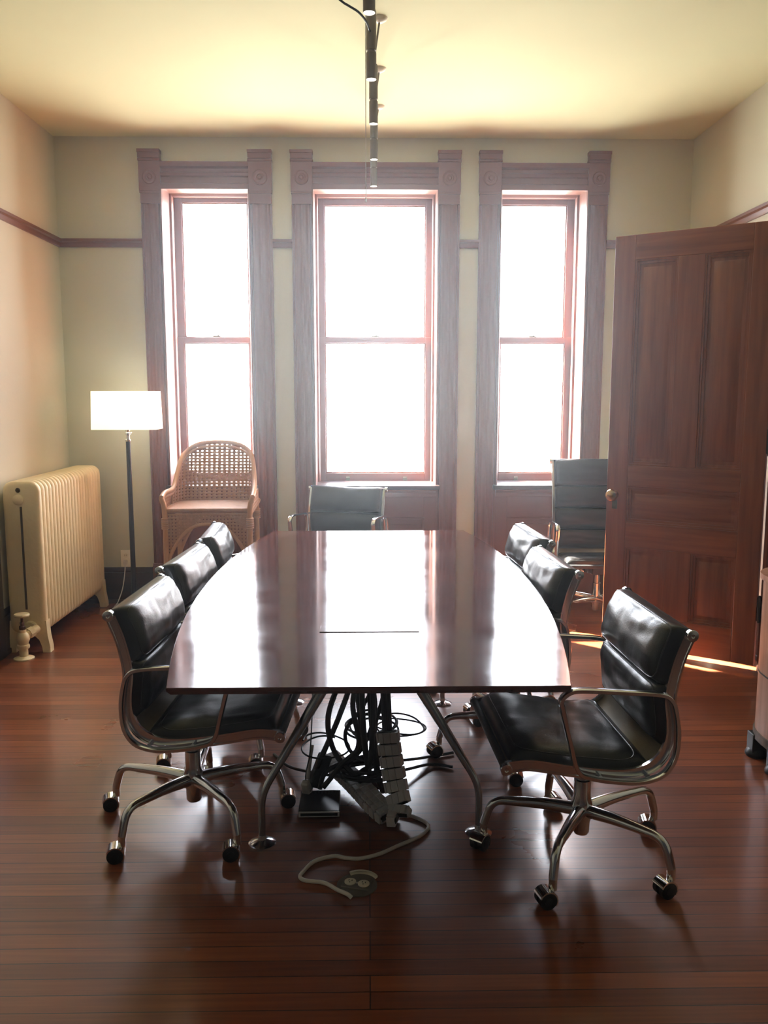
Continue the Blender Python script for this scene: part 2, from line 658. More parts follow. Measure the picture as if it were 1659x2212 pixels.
# picture rails
RZ0, RZ1 = 2.492, 2.545
prof = [(0, RZ0), (0.012, RZ0), (0.018, RZ0 + 0.012), (0.018, RZ0 + 0.028), (0.030, RZ0 + 0.036), (0.030, RZ1), (0, RZ1)]
mb = MB()
for a, b in gaps:
    mb.prism([(Y1 - d, z) for d, z in prof], a, b, 'x')
struct(mb.build('trim_1', M['trim_x']))
mb = MB(); mb.prism([(X0 + d, z) for d, z in prof], Y0, Y1, 'y')
struct(mb.build('trim_2', M['trim_y']))
mb = MB()
mb.prism([(X1 - d, z) for d, z in prof], Y0, Y1, 'y')
struct(mb.build('trim_3', M['trim_y']))


# ------------------------------------------------------------------ windows
def flute_profile(x0, x1, yf, yb):
    """Plan of a fluted pilaster, front face towards -y."""
    w = x1 - x0
    p = [(x0, yb), (x0, yf + 0.012), (x0 + 0.10 * w, yf + 0.012), (x0 + 0.13 * w, yf)]
    n = 2
    a, b = x0 + 0.18 * w, x1 - 0.18 * w
    fw = (b - a) / n
    for i in range(n):
        s = a + i * fw
        for k in range(7):
            t = k / 6
            p.append((s + fw * (0.12 + 0.76 * t), yf + 0.009 * math.sin(math.pi * t)))
    p += [(x1 - 0.13 * w, yf), (x1 - 0.10 * w, yf + 0.012), (x1, yf + 0.012), (x1, yb)]
    return p


def make_window(k, w):
    root = struct(empty('window_%d' % k, (0, 0, 0)))
    x0, x1, c0, c1 = w['x0'], w['x1'], w['c0'], w['c1']
    yf = Y1 - 0.034
    # side casings with plinths
    for a, b in ((c0, x0), (x1, c1)):
        mb = MB()
        mb.prism(flute_profile(a, b, yf, Y1), 0.28, 2.775, 'z')
        mb.box2(a - 0.004, b + 0.004, yf - 0.012, Y1, 0.0, 0.28)
        mb.box2(a - 0.002, b + 0.002, yf - 0.006, Y1, 0.28, 0.295)
        mb.box2(a + 0.002, b - 0.002, yf - 0.002, Y1, 2.775, 2.842)     # capital under the block
        mb.box2(a - 0.002, b + 0.002, yf - 0.008, Y1, 2.842, 2.856)
        mb.build('casing', M['trim_v'], root, bevel=0.0015)
        # corner block with a turned rosette and a cap
        mb = MB()
        mb.box2(a - 0.003, b + 0.003, yf - 0.010, Y1, 2.856, 3.050)
        mb.box2(a - 0.006, b + 0.006, yf - 0.016, Y1, 3.050, 3.066)
        mb.box2(a - 0.003, b + 0.003, yf - 0.026, Y1, 3.066, 3.122)
        mb.box2(a - 0.006, b + 0.006, yf - 0.030, Y1, 3.100, 3.122)
        rr = (b - a) * 0.34
        mb.lathe([(rr, 0.0), (rr, 0.004), (rr * 0.9, 0.008), (rr * 0.75, 0.003), (rr * 0.6, 0.002), (rr * 0.45, 0.007), (rr * 0.3, 0.004), (rr * 0.22, 0.011), (0, 0.014)],
                 c=((a + b) / 2, yf - 0.010, 2.945), rot=Matrix.Rotation(R(90), 3, 'X'), seg=24)
        mb.build('corner_block', M['trim_v'], root, bevel=0.0015)
    # head casing, moulded
    hp = [(Y1, 2.870), (yf, 2.870), (yf, 2.905), (yf + 0.010, 2.912), (yf + 0.010, 2.950), (yf, 2.957), (yf - 0.004, 2.975), (yf + 0.008, 2.985),
          (yf + 0.008, 3.005), (yf - 0.012, 3.015), (yf - 0.016, 3.045), (Y1, 3.045)]
    mb = MB(); mb.prism(hp, x0, x1, 'x')
    mb.build('head_casing', M['trim_x'], root, angle=25)
    # jamb linings and soffit, with stop mouldings stepping in towards the sash
    for sgn, xj in ((1, x0), (-1, x1)):
        mb = MB()
        pl = [(0, Y1 - 0.046), (0.006, Y1 - 0.046), (0.010, Y1 - 0.034), (0.010, Y1 - 0.010), (0.004, Y1), (0.004, Y1 + 0.20), (0.018, Y1 + 0.205), (0.022, Y1 + 0.215),
              (0.022, Y1 + 0.245), (0.010, Y1 + 0.25), (0.010, YB), (-0.004, YB), (-0.004, Y1 - 0.036)]
        mb.prism([(xj + sgn * d, y) for d, y in pl], SILL, WT, 'z')
        mb.build('jamb', M['trim_v'], root, angle=25)
    mb = MB()
    sp = [(Y1 - 0.046, 2.868), (Y1 - 0.046, 2.900), (YB, 2.900), (YB, 2.886), (Y1 + 0.245, 2.886), (Y1 + 0.24, 2.878), (Y1 + 0.215, 2.874), (Y1 + 0.20, 2.892), (Y1, 2.892), (Y1 - 0.010, 2.868)]
    mb.prism(sp, x0, x1, 'x')
    mb.build('soffit', M['trim_x'], root, angle=25)
    # two sashes
    gx0, gx1 = x0 + 0.062, x1 - 0.062
    ys = Y1 + 0.275

    def sash(name, ya, yb_, zb, zt, rb, rt, latch):
        s = MB()
        s.box2(x0 + 0.008, gx0, ya, yb_, zb, zt)
        s.box2(gx1, x1 - 0.008, ya, yb_, zb, zt)
        s.box2(gx0, gx1, ya, yb_, zb, zb + rb)
        s.box2(gx0, gx1, ya, yb_, zt - rt, zt)
        # small glazing bead
        for (a, b, c, d) in ((gx0, gx0 + 0.008, zb + rb, zt - rt), (gx1 - 0.008, gx1, zb + rb, zt - rt), (gx0, gx1, zb + rb, zb + rb + 0.008), (gx0, gx1, zt - rt - 0.008, zt - rt)):
            s.box2(a, b, ya + 0.010, yb_ - 0.012, c, d)
        so = s.build(name, M['trim_v'], root, bevel=0.002)
        g = MB(); ym = (ya + yb_) / 2; g.faces([(gx0, ym, zb + rb), (gx1, ym, zb + rb), (gx1, ym, zt - rt), (gx0, ym, zt - rt)], [(0, 1, 2, 3)])
        g.build('pane', M['glass'], so, smooth=False)
        return so
    sash('upper_sash', ys + 0.045, ys + 0.085, 1.866, WT - 0.004, 0.04, WT - w['ztop'], False)
    lo = sash('lower_sash', ys, ys + 0.040, SILL + 0.008, 1.906, 0.912 - SILL - 0.008, 0.04, True)
    lifts = (0.22, 0.80) if k == 2 else (0.28,)
    for q in lifts:
        l = MB()
        lx = gx0 + (gx1 - gx0) * q
        l.box((lx, ys - 0.003, 0.872), (0.030, 0.006, 0.030))
        l.box((lx, ys - 0.012, 0.880), (0.026, 0.020, 0.006))
        l.build('sash_lift', M['brass_dark'], lo, bevel=0.002)
    l = MB()
    mx_ = (x0 + x1) / 2
    l.box((mx_, ys + 0.02, 1.912), (0.055, 0.022, 0.010))
    l.cyl((mx_, ys + 0.02, 1.915), (mx_ + 0.02, ys + 0.01, 1.926), 0.005)
    l.build('sash_lock', M['brass_dark'], lo, bevel=0.002)
    # stool (inner sill) and apron
    mb = MB()
    mb.box2(x0 - 0.022, x1 + 0.022, Y1 - 0.085, Y1 + 0.0, SILL - 0.004, SILL + 0.026)
    mb.box2(x0 - 0.002, x1 + 0.002, Y1, ys + 0.05, SILL - 0.004, SILL + 0.026)
    mb.box2(x0, x1, ys + 0.05, YB + 0.05, SILL - 0.03, SILL + 0.012)
    mb.build('sill', M['stool'], root, bevel=0.005)
    mb = MB()
    mb.prism([(Y1, 0.77), (Y1 - 0.030, 0.77), (Y1 - 0.036, 0.785), (Y1 - 0.036, 0.80), (Y1 - 0.055, 0.815), (Y1 - 0.055, 0.826), (Y1, 0.826)], x0, x1, 'x')
    mb.build('apron', M['trim_x'], root, angle=25)
    # panelled dado below the stool
    mb = MB()
    pw = 0.085
    yp = Y1 - 0.022
    mb.box2(x0, x0 + pw, yp, Y1, 0, 0.77)
    mb.box2(x1 - pw, x1, yp, Y1, 0, 0.77)
    mb.box2(x0 + pw, x1 - pw, yp, Y1, 0.62, 0.77)
    mb.box2(x0 + pw, x1 - pw, yp, Y1, 0, 0.24)
    mb.box2(x0, x1, yp - 0.010, Y1, 0, 0.20)
    mb.box2(x0 + pw, x1 - pw, Y1 - 0.008, Y1, 0.24, 0.62)
    a0, a1 = x0 + pw, x1 - pw
    for (p, q, r_, s_) in ((a0, a0 + 0.018, 0.24, 0.62), (a1 - 0.018, a1, 0.24, 0.62), (a0, a1, 0.24, 0.258), (a0, a1, 0.602, 0.62)):
        mb.box2(p, q, Y1 - 0.018, Y1, r_, s_)
    mb.box2(a0 + 0.05, a1 - 0.05, Y1 - 0.016, Y1, 0.29, 0.57)
    mb.build('dado_panel', M['trim_x'], root, bevel=0.003)
    return root


for k, w in enumerate(WINS, 1):
    make_window(k, w)

# ------------------------------------------------------------------ the open door
HX, HY = 2.094, 4.480
ddir = Vector((-0.813, 0.583, 0)).normalized()
DW, DZ0, DZ1 = 0.852, 0.035, 2.372
door = struct(empty('door_1', (HX, HY, 0), math.atan2(ddir.y, ddir.x)))
# local x runs from the hinge to the free edge; local +y is the face towards the camera
TH = 0.045


def door_leaf():
    mb = MB()
    st = 0.118
    cols = [(0, st), (DW - st, DW)]
    for a, b in cols:
        mb.box2(a, b, -TH / 2, TH / 2, DZ0, DZ1)
    return mb.build('stiles', M['door'], door, bevel=0.003)


door_leaf()
mb = MB()
xa, xb = 0.118, DW - 0.118
for z0, z1 in ((DZ0, 0.222), (0.617, 0.760), (0.972, 1.092), (2.236, DZ1)):
    mb.box2(xa, xb, -TH / 2, TH / 2, z0, z1)
mb.build('rails', M['door_x'], door, bevel=0.003)
mb = MB()
for z0, z1 in ((0.222, 0.617), (1.092, 2.236)):
    mb.box2(0.356, 0.496, -TH / 2, TH / 2, z0, z1)
mb.build('muntins', M['door'], door, bevel=0.003)
panels = [(0.118, 0.356, 0.222, 0.617), (0.496, DW - 0.118, 0.222, 0.617), (0.118, DW - 0.118, 0.760, 0.972), (0.118, 0.356, 1.092, 2.236), (0.496, DW - 0.118, 1.092, 2.236)]
for (a, b, c, d) in panels:
    mb = MB()
    mb.box2(a, b, -0.004, 0.004, c, d)
    for s in (-1, 1):
        e = 0.024
        for (p, q, r_, t_) in ((a, a + e, c, d), (b - e, b, c, d), (a + e, b - e, c, c + e), (a + e, b - e, d - e, d)):
            mb.box2(p, q, s * 0.003, s * 0.011, r_, t_)
            g = 0.007
        for (p, q, r_, t_) in ((a, a + 0.010, c, d), (b - 0.010, b, c, d), (a, b, c, c + 0.010), (a, b, d - 0.010, d)):
            mb.box2(p, q, s * 0.003, s * 0.0185, r_, t_)
        i, j = 0.042, 0.062
        v = [(a + i, s * 0.004, c + i), (b - i, s * 0.004, c + i), (b - i, s * 0.004, d - i), (a + i, s * 0.004, d - i),
             (a + j, s * 0.013, c + j), (b - j, s * 0.013, c + j), (b - j, s * 0.013, d - j), (a + j, s * 0.013, d - j)]
        mb.faces(v, [(0, 1, 5, 4), (1, 2, 6, 5), (2, 3, 7, 6), (3, 0, 4, 7), (4, 5, 6, 7)])
    mb.build('panel', M['door'] if d - c > 0.3 else M['door_x'], door, bevel=0.0015)
kx, kz = 0.806, 0.918
for s in (-1, 1):
    rot = Matrix.Rotation(R(-90 * s), 3, 'X')
    mb = MB()
    mb.lathe([(0.0, 0.0), (0.022, 0.0), (0.026, 0.003), (0.013, 0.006), (0.011, 0.022), (0.018, 0.028), (0.031, 0.036), (0.0355, 0.048), (0.031, 0.060), (0.015, 0.067), (0, 0.068)], c=(kx, s * TH / 2, kz), rot=rot)
    kn = mb.build('door_knob', M['brass'], door)
    mb = MB()
    mb.box((kx - 0.004, s * (TH / 2 + 0.0015), kz - 0.058), (0.030, 0.004, 0.048))
    mb.cyl((kx - 0.004, s * (TH / 2 + 0.003), kz - 0.036), (kx - 0.004, s * (TH / 2 + 0.0055), kz - 0.036), 0.013)
    ko = mb.build('keyhole_plate', M['brass_dark'], door, bevel=0.001)
mb = MB(); mb.box2(DW - 0.001, DW + 0.002, -0.011, 0.011, 0.83, 1.0)
mb.build('latch_plate', M['brass_dark'], door)
for hz in (0.35, 1.25, 2.14):
    mb = MB()
    mb.cyl((-0.012, 0.016, hz - 0.065), (-0.012, 0.016, hz + 0.065), 0.009)
    mb.lathe([(0, 0.012), (0.006, 0.009), (0.007, 0.0)], c=(-0.012, 0.016, hz + 0.065))
    mb.lathe([(0.007, 0.0), (0.006, -0.009), (0, -0.012)], c=(-0.012, 0.016, hz - 0.065))
    mb.box((-0.001, 0.0, hz), (0.004, 0.036, 0.128))
    mb.build('hinge', M['hinge'], door)

# door casing round the doorway
dc = struct(empty('door_2', (X1, 0, 0)))
for name, y0, y1 in (('casing', DY1, DY1 + 0.13), ('casing', DY0 - 0.13, DY0)):
    mb = MB()
    mb.box2(-0.035, 0.0, y0, y1, 0.0, DH + 0.12)
    mb.box2(-0.045, 0.0, y0 + 0.02, y0 + 0.05, 0.2, DH)
    mb.box2(-0.045, 0.0, y1 - 0.05, y1 - 0.02, 0.2, DH)
    mb.box2(-0.050, 0.0, y0 - 0.003, y1 + 0.003, 0, 0.22)
    mb.build(name, M['trim_v'], dc, bevel=0.003)
mb = MB(); mb.box2(-0.040, 0.0, DY0 - 0.13, DY1 + 0.13, DH, DH + 0.05); mb.box2(-0.034, 0.0, DY0, DY1, DH, DH + 0.12)
mb.build('head_casing', M['trim_y'], dc, bevel=0.003)
for y0, y1 in ((DY1 - 0.02, DY1 + 0.001), (DY0 - 0.001, DY0 + 0.02)):
    mb = MB(); mb.box2(-0.036, 0.17, y0, y1, 0, DH)
    mb.build('jamb', M['trim_v'], dc, bevel=0.002)
mb = MB(); mb.box2(-0.115, -0.036, DY1 - 0.035, DY1 + 0.004, 0, DH)
mb.build('hinge_post', M['trim_v'], dc, bevel=0.003)

# thin haze volume added to imitate the lens glare around the windows
hz = bpy.data.materials.new('glare_haze_volume')
hz.use_nodes = True
hz.node_tree.nodes.clear()
ho = hz.node_tree.nodes.new('ShaderNodeOutputMaterial')
hv = hz.node_tree.nodes.new('ShaderNodeVolumeScatter')
hv.inputs['Color'].default_value = (0.86, 0.93, 1.0, 1)
hv.inputs['Density'].default_value = HAZE_DENSITY
hv.inputs['Anisotropy'].default_value = HAZE_ANISO
hz.node_tree.links.new(hv.outputs[0], ho.inputs['Volume'])
mb = MB(); mb.box2(X0 + 0.001, X1 - 0.001, Y0 + 0.001, Y1 - 0.001, 0.001, Z1 - 0.001)
o = mb.build('glare_haze', hz, smooth=False)
tag(o, 'thin bright haze added through the room to imitate lens glare from the windows', 'haze', kind='stuff')

# ================================================================== conference table
tab = empty('conference_table', (0, 3.45, 0), 0,
            'long boat-shaped conference table with glossy dark red-brown top and splayed steel legs', 'table')
YC = 3.45
TZ = 0.74


def half_w(y):
    return 0.530 + 0.128 * max(0.0, 1 - (y / 1.29) ** 2)


edge = []
n = 40
for i in range(n + 1):
    y = -1.29 + 2.58 * i / n
    edge.append((half_w(y), y))
for i in range(n, -1, -1):
    y = -1.29 + 2.58 * i / n
    edge.append((-half_w(y), y))
mb = MB()
vs_ = [(x, y, TZ) for x, y in edge] + [(x, y, TZ - 0.010) for x, y in edge] + [(x * 0.985, y * 0.992, TZ - 0.022) for x, y in edge]
m_ = len(edge)
fs = []
for lv in (0, 1):
    for i in range(m_):
        j = (i + 1) % m_
        fs.append((lv * m_ + i, lv * m_ + j, (lv + 1) * m_ + j, (lv + 1) * m_ + i))
fs += [tuple(range(m_ - 1, -1, -1)), tuple(range(2 * m_, 3 * m_))]
mb.faces(vs_, fs)
mb.build('tabletop', M['table'], tab, smooth=False, bevel=0.0015)
# lift-up hatch over the cable port
mb = MB()
mb.box2(-0.160, 0.160, -0.772, -0.655, TZ + 0.0003, TZ + 0.0022)
mb.build('cable_hatch', M['table'], tab, bevel=0.001)
mb = MB()
mb.tube([(0, -0.28, 0.655), (0, 0.72, 0.655)], 0.036, seg=20)
for y in (-0.60, -0.2, 0.25, 0.72):
    mb.box((0, y, 0.700), (0.62, 0.045, 0.030))
    mb.box((0, y, 0.675), (0.09, 0.06, 0.04))
mb.build('spine_beam', M['mech'], tab, bevel=0.003)
FEET = [(-0.362, -0.735), (0.374, -0.680), (-0.365, 0.60), (0.355, 0.565)]
for fx, fy in FEET:
    s = 1 if fy > 0 else -1
    path = rounded([(fx, fy, 0.012), (fx, fy, 0.175), (fx * 0.10, fy - s * 0.16, 0.70)], r=0.055, n=6)
    rad = []
    for p in path:
        t = max(0.0, min(1.0, (p.z - 0.17) / 0.5))
        rad.append(0.0115 + 0.0125 * t)
    mb = MB(); mb.tube(path, rad, seg=18)
    leg = mb.build('leg', M['steel'], tab)
    mb = MB(); mb.lathe([(0, 0.0), (0.046, 0.0), (0.046, 0.004), (0.036, 0.010), (0.014, 0.016), (0.0125, 0.030), (0, 0.030)], c=(fx, fy, 0.0), seg=32)
    mb.build('foot_disc', M['chrome'], leg)

# ================================================================== soft pad chairs
PROF_LOW = [(.295, .437), (.22, .442), (.10, .421), (-.03, .405), (-.11, .414), (-.165, .452), (-.19, .51), (-.191, .57), (-.184, .645), (-.203, .745), (-.234, .83)]
PROF_HIGH = [(.295, .437), (.22, .442), (.10, .421), (-.03, .405), (-.11, .414), (-.165, .452), (-.19, .51), (-.196, .57), (-.20, .645), (-.215, .745), (-.240, .86), (-.275, .97), (-.31, 1.06)]


def resample(pts, step=0.012):
    P = catmull([(a, 0, b) for a, b in pts], 14)
    L = [0.0]
    for a, b in zip(P, P[1:]):
        L.append(L[-1] + (b - a).length)
    return P, L


class Profile:
    def __init__(self, pts):
        self.P, self.L = resample(pts)
        self.len = self.L[-1]

    def at(self, s):
        if s > self.len:            # a little past the head, straight on
            d_ = (self.P[-1] - self.P[-2]).normalized()
            return self.P[-1] + d_ * (s - self.len)
        s = max(0.0, s)
        for i in range(1, len(self.L)):
            if self.L[i] >= s:
                t = (s - self.L[i - 1]) / max(1e-9, self.L[i] - self.L[i - 1])
                return self.P[i - 1].lerp(self.P[i], t)
        return self.P[-1].copy()

    def frame(self, s):
        a, b = self.at(s - 0.012), self.at(s + 0.012)
        t = (b - a).normalized()
        nrm = Vector((t.z, 0, -t.x))          # towards the sitter
        if nrm.z < -0.2 and nrm.x < 0:
            nrm = -nrm
        return self.at(s), t, nrm

    def s_of_z(self, z):
        for p, l in zip(reversed(self.P), reversed(self.L)):
            if p.z <= z:
                return l
        return 0.0


def bulge(u, v, T, seed):
    a = max(0.0, 1 - abs(2 * u - 1) ** 5) ** 0.42
    b = max(0.0, 1 - abs(v) ** 12) ** 0.45
    k = a * b
    wr = noise.noise(Vector((u * 5 + seed, v * 2.2, seed * 3.1))) * 0.006 * k
    wr += noise.noise(Vector((u * 2.2 + seed, v * 9.0, seed))) * 0.0034 * k
    return T * k * (0.90 + 0.10 * (1 - (2 * u - 1) ** 2) * (1 - v * v)) + wr


def make_pad(pr, s0, s1, T, hw, seed, name, parent):
    nu, nv = 26, 30
    mb = MB()
    top, bot = [], []
    for i in range(nu + 1):
        u = 0.5 - 0.5 * math.cos(math.pi * i / nu)
        u = 0.35 * (i / nu) + 0.65 * u
        p, t, nrm = pr.frame(s0 + (s1 - s0) * u)
        rt, rb = [], []
        for j in range(nv + 1):
            v = math.sin(math.pi / 2 * (2 * j / nv - 1))
            v = 0.3 * (2 * j / nv - 1) + 0.7 * v
            hgt = bulge(u, v, T, seed)
            q = p + Vector((0, v * hw, 0))
            rt.append(q + nrm * (0.006 + hgt))
            rb.append(q + nrm * 0.003)
        top.append(rt); bot.append(rb)
    W_ = nv + 1
    vs_ = [p for r_ in top for p in r_] + [p for r_ in bot for p in r_]
    off = (nu + 1) * W_
    fs = []
    for i in range(nu):
        for j in range(nv):
            a = i * W_ + j
            fs.append((a, a + 1, a + W_ + 1, a + W_))
            fs.append((off + a, off + a + W_, off + a + W_ + 1, off + a + 1))
    for j in range(nv):
        for i in (0, nu):
            a = i * W_ + j
            fs.append((a, a + 1, off + a + 1, off + a))
    for i in range(nu):
        for j in (0, nv):
            a = i * W_ + j
            fs.append((a, a + W_, off + a + W_, off + a))
    mb.faces(vs_, fs)
    pad = mb.build(name, M['leather'], parent, angle=60)
    # piping round the crown of the pad
    path = []
    e, f = 0.055, 0.965
    for k in range(60):
        a = 2 * math.pi * k / 60
        cx, sy = math.cos(a), math.sin(a)
        u = 0.5 + (0.5 - e) * math.copysign(abs(cx) ** 0.22, cx)
        v = f * math.copysign(abs(sy) ** 0.14, sy)
        p, t, nrm = pr.frame(s0 + (s1 - s0) * u)
        path.append(p + Vector((0, v * hw, 0)) + nrm * (0.0062 + bulge(u, v, T, seed)))
    mb = MB(); mb.tube(path, 0.0021, seg=6, closed=True)
    mb.build('piping', M['piping'], pad)
    return pad


def make_chair(name, prof, pads, base_angle, caster_swivel, dx=0.0, dz=0.0):
    """Swivel chair facing local +x. base_angle turns the five-star base against the seat."""
    root = empty(name)
    pr = Profile([(x + dx, z - 0.008 - 0.016 * (z - 0.43) + dz) for x, z in prof])
    HWF = 0.262
    # side ribs: an I-shaped strip of polished aluminium
    for s in (-1, 1):
        mb = MB()
        pts = [pr.at(pr.len * k / 60) + Vector((0, s * HWF, 0)) for k in range(61)]
        sec = [(-.017, -.006), (-.017, .006), (-.011, .006), (-.009, .003), (.009, .003), (.011, .006), (.017, .006), (.017, -.006), (.011, -.006), (.009, -.003), (-.009, -.003), (-.011, -.006)]
        sec = [(b, a) for a, b in sec]
        mb.tube(pts, 1.0, sec=sec, up=(0, 1, 0))
        mb.build('side_frame', M['chrome'], root, angle=30)
    # rollers that close the sling at the seat front and at the head
    for s in (0.0, pr.len):
        p = pr.at(s)
        mb = MB()
        mb.cyl((p.x, -HWF - 0.016, p.z), (p.x, HWF + 0.016, p.z), 0.0125, seg=24)
        ro = mb.build('roller', M['roller'], root)
        for q in (-1, 1):
            mb = MB()
            rot = Matrix.Rotation(R(-90 * q), 3, 'X')
            mb.lathe([(0.0175, -0.006), (0.0175, 0.009), (0.016, 0.011), (0.006, 0.0115), (0.004, 0.010), (0, 0.010)], c=(p.x, q * (HWF + 0.010), p.z), rot=rot)
            mb.build('end_cap', M['chrome'], ro)
    # sling
    mb = MB()
    vs_, fs = [], []
    ns = 60
    for k in range(ns + 1):
        p, t, nrm = pr.frame(pr.len * k / ns)
        for y in (-HWF, HWF):
            vs_.append(p + Vector((0, y, 0)) + nrm * 0.001)
    for k in range(ns):
        fs.append((2 * k, 2 * k + 1, 2 * k + 3, 2 * k + 2))
    mb.faces(vs_, fs)
    mb.build('sling', M['sling'], root, solid=0.005)
    for i, (nm, a, b, T) in enumerate(pads):
        make_pad(pr, a if a >= 0 else pr.len + a, b if b > 0.06 else pr.len + b, T, HWF - 0.010, 3.7 * i + 1.3, nm, root)
    # closed-loop armrests
    loop = [(.045, .405), (.088, .428), (.113, .51), (.138, .612), (.142, .642), (.118, .664), (.08, .668), (-.04, .660), (-.145, .651), (-.178, .632), (-.192, .595),
            (-.201, .53), (-.195, .46), (-.165, .412), (-.11, .391), (-.04, .391)]
    for s in (-1, 1):
        mb = MB()
        pts = catmull([(x + dx, s * (HWF + 0.024), z - 0.004 + dz) for x, z in loop], 6, closed=True)
        sec = [(-.0125, -.0045), (-.0095, -.0065), (.0095, -.0065), (.0125, -.0045), (.0125, .0045), (.0095, .0065), (-.0095, .0065), (-.0125, .0045)]
        mb.tube(pts, 1.0, sec=sec, up=(0, 1, 0), closed=True)
        for q in (.02, -.12):
            mb.cyl((q + dx, s * (HWF - .004), .398 + dz), (q + dx, s * (HWF + .02), .398 + dz), .007)
        mb.build('armrest', M['chrome'], root, angle=40)
    # spreaders under the seat, mechanism, column
    for s in (0.20, 0.36):
        p, t, nrm = pr.frame(s)
        mb = MB()
        pts = [(p.x, -HWF, p.z - .006), (p.x, -.17, p.z - .020), (p.x, 0, p.z - .030), (p.x, .17, p.z - .020), (p.x, HWF, p.z - .006)]
        mb.tube(catmull(pts, 5), 1.0, sec=[(-.006, -.018), (.006, -.018), (.006, .018), (-.006, .018)], up=(0, 0, 1))
        mb.build('spreader', M['chrome'], root)
    mb = MB()
    mb.box((.02, 0, .362), (.20, .11, .045))
    mb.box((-.035, 0, .352), (.085, .13, .05))
    mb.tube(rounded([(-.05, -.045, .345), (-.085, -.045, .325), (-.14, -.045, .365)], .02), .011)
    mb.tube(rounded([(-.05, .045, .345), (-.085, .045, .325), (-.14, .045, .365)], .02), .011)
    mb.cyl((-.075, -.075, .330), (-.075, .075, .330), .012)
    bmesh.ops.translate(mb.bm, verts=mb.bm.verts, vec=(0, 0, dz))
    mb.build('tilt_mechanism', M['mech'], root, bevel=0.004)
    mb = MB()
    mb.lathe([(0, 0), (.018, 0), (.019, .004), (.019, .028), (.016, .031), (0, .031)], c=(-.075, -.074, .330 + dz), rot=Matrix.Rotation(R(90), 3, 'X'))
    mb.build('tension_knob', M['chrome'], root)
    mb = MB()
    mb.lathe([(0, .245), (.020, .245), (.020, .335 + dz), (.024, .335 + dz), (.024, .345 + dz), (0, .345 + dz)])
    mb.build('lift_column', M['steel'], root)
    mb = MB()
    mb.lathe([(0, .078), (.022, .078), (.026, .084), (.027, .120), (.034, .135), (.036, .165), (.033, .190), (.028, .205), (.027, .262), (.024, .264), (0, .264)], seg=32)
    mb.build('hub', M['chrome'], root)
    for k in range(5):
        a = base_angle + k * 2 * math.pi / 5
        d = Vector((math.cos(a), math.sin(a), 0))
        path = rounded([d * 0.015 + Vector((0, 0, .160)), d * 0.13 + Vector((0, 0, .170)), d * 0.290 + Vector((0, 0, .168)), d * 0.316 + Vector((0, 0, .082))], r=0.045, n=7)
        rad = []
        for p in path:
            q = Vector((p.x, p.y, 0)).length
            rad.append(0.0235 - 0.010 * min(1.0, q / 0.27))
        mb = MB(); mb.tube(path, rad, seg=16)
        leg = mb.build('base_leg', M['chrome'], root)
        # twin-wheel caster with a chrome hood
        w = caster_swivel[k % len(caster_swivel)]
        c = d * 0.316 + Vector((0, 0, 0.0))
        fw = Vector((math.cos(w), math.sin(w), 0))
        sd = Vector((-fw.y, fw.x, 0))
        ax = c + fw * 0.022 + Vector((0, 0, .0262))
        mb = MB()
        mb.cyl(c + Vector((0, 0, .050)), c + Vector((0, 0, .088)), .0125, seg=16)
        hood = []
        for q in range(13):
            t = R(-35 + 190 * q / 12)
            hood.append(ax + fw * (-math.cos(t) * .0285) + Vector((0, 0, math.sin(t) * .0285)))
        mb.tube(hood, 1.0, sec=[(-.024, -.0022), (.024, -.0022), (.024, .0022), (-.024, .0022)], up=tuple(sd))
        cs = mb.build('caster', M['caster_chrome'], root, angle=40)
        for q in (-1, 1):
            mb = MB()
            o_ = ax + sd * (q * 0.0145)
            mb.tube([o_ - sd * .0095, o_ - sd * .008, o_ + sd * .008, o_ + sd * .0095], [.0225, .0262, .0262, .0225], seg=26)
            mb.cyl(o_ + sd * (q * .0095), o_ + sd * (q * .0115), .012, seg=18)
            mb.build('wheel', M['rubber'], cs)
    return root


PADS_LOW = [('seat_pad', 0.016, 0.440, 0.054), ('back_pad', 0.510, 0.700, 0.058), ('back_pad', -0.166, 0.012, 0.072)]


def place(o, x, y, rz, label, group):
    o.location = (x, y, 0)
    o.rotation_euler = (0, 0, rz)
    return tag(o, label, 'chair', group)


GRP = 'black leather soft pad swivel chairs around the table'
D = math.radians
# the base of every chair keeps its own turn: built once per chair, sharing the materials
ch = make_chair('swivel_chair', PROF_LOW, PADS_LOW, D(-118.5 - 182.5), [D(12), D(17), D(-12), D(-172), D(47)], 0.015)
place(ch, 0.690, 2.625, D(182.5), 'black leather swivel chair at the near right table corner, seat pushed out towards the camera', GRP)
ch2 = make_chair('swivel_chair', PROF_LOW, PADS_LOW, D(-125.2 + 3), [D(196), D(192), D(10), D(190), D(200)], 0.058)
place(ch2, -0.620, 2.875, D(-3), 'black leather swivel chair at the near left table corner, arm hidden under the tabletop', GRP)
for (x, y, rz, lab) in (
        (-0.622, 3.555, D(-4), 'black leather swivel chair in the middle of the row on the radiator side'),
        (-0.625, 4.215, D(3), 'black leather swivel chair at the window end of the radiator-side row, before the wicker chair')):
    c = copy_tree(ch2)
    place(c, x, y, rz, lab, GRP)
ch3 = make_chair('swivel_chair', PROF_LOW, PADS_LOW, D(3), [D(20), D(170), D(12), D(-30), D(185)], 0.058)
place(ch3, 0.604, 3.450, D(184), 'black leather swivel chair in the middle of the row on the door side', GRP)
ch4 = make_chair('swivel_chair', PROF_LOW, PADS_LOW, D(57), [D(10), D(190), D(160), D(-20), D(15)], 0.058)
place(ch4, 0.645, 4.130, D(184), 'black leather swivel chair at the window end of the door-side row, by the tall chair', GRP)
c = make_chair('swivel_chair', PROF_LOW, PADS_LOW, D(-15), [D(20), D(170), D(12), D(-30), D(185)], 0.02, 0.032)
place(c, -0.205, 5.690, D(-106), 'black leather swivel chair facing the camera below the middle window beyond the table end', GRP)
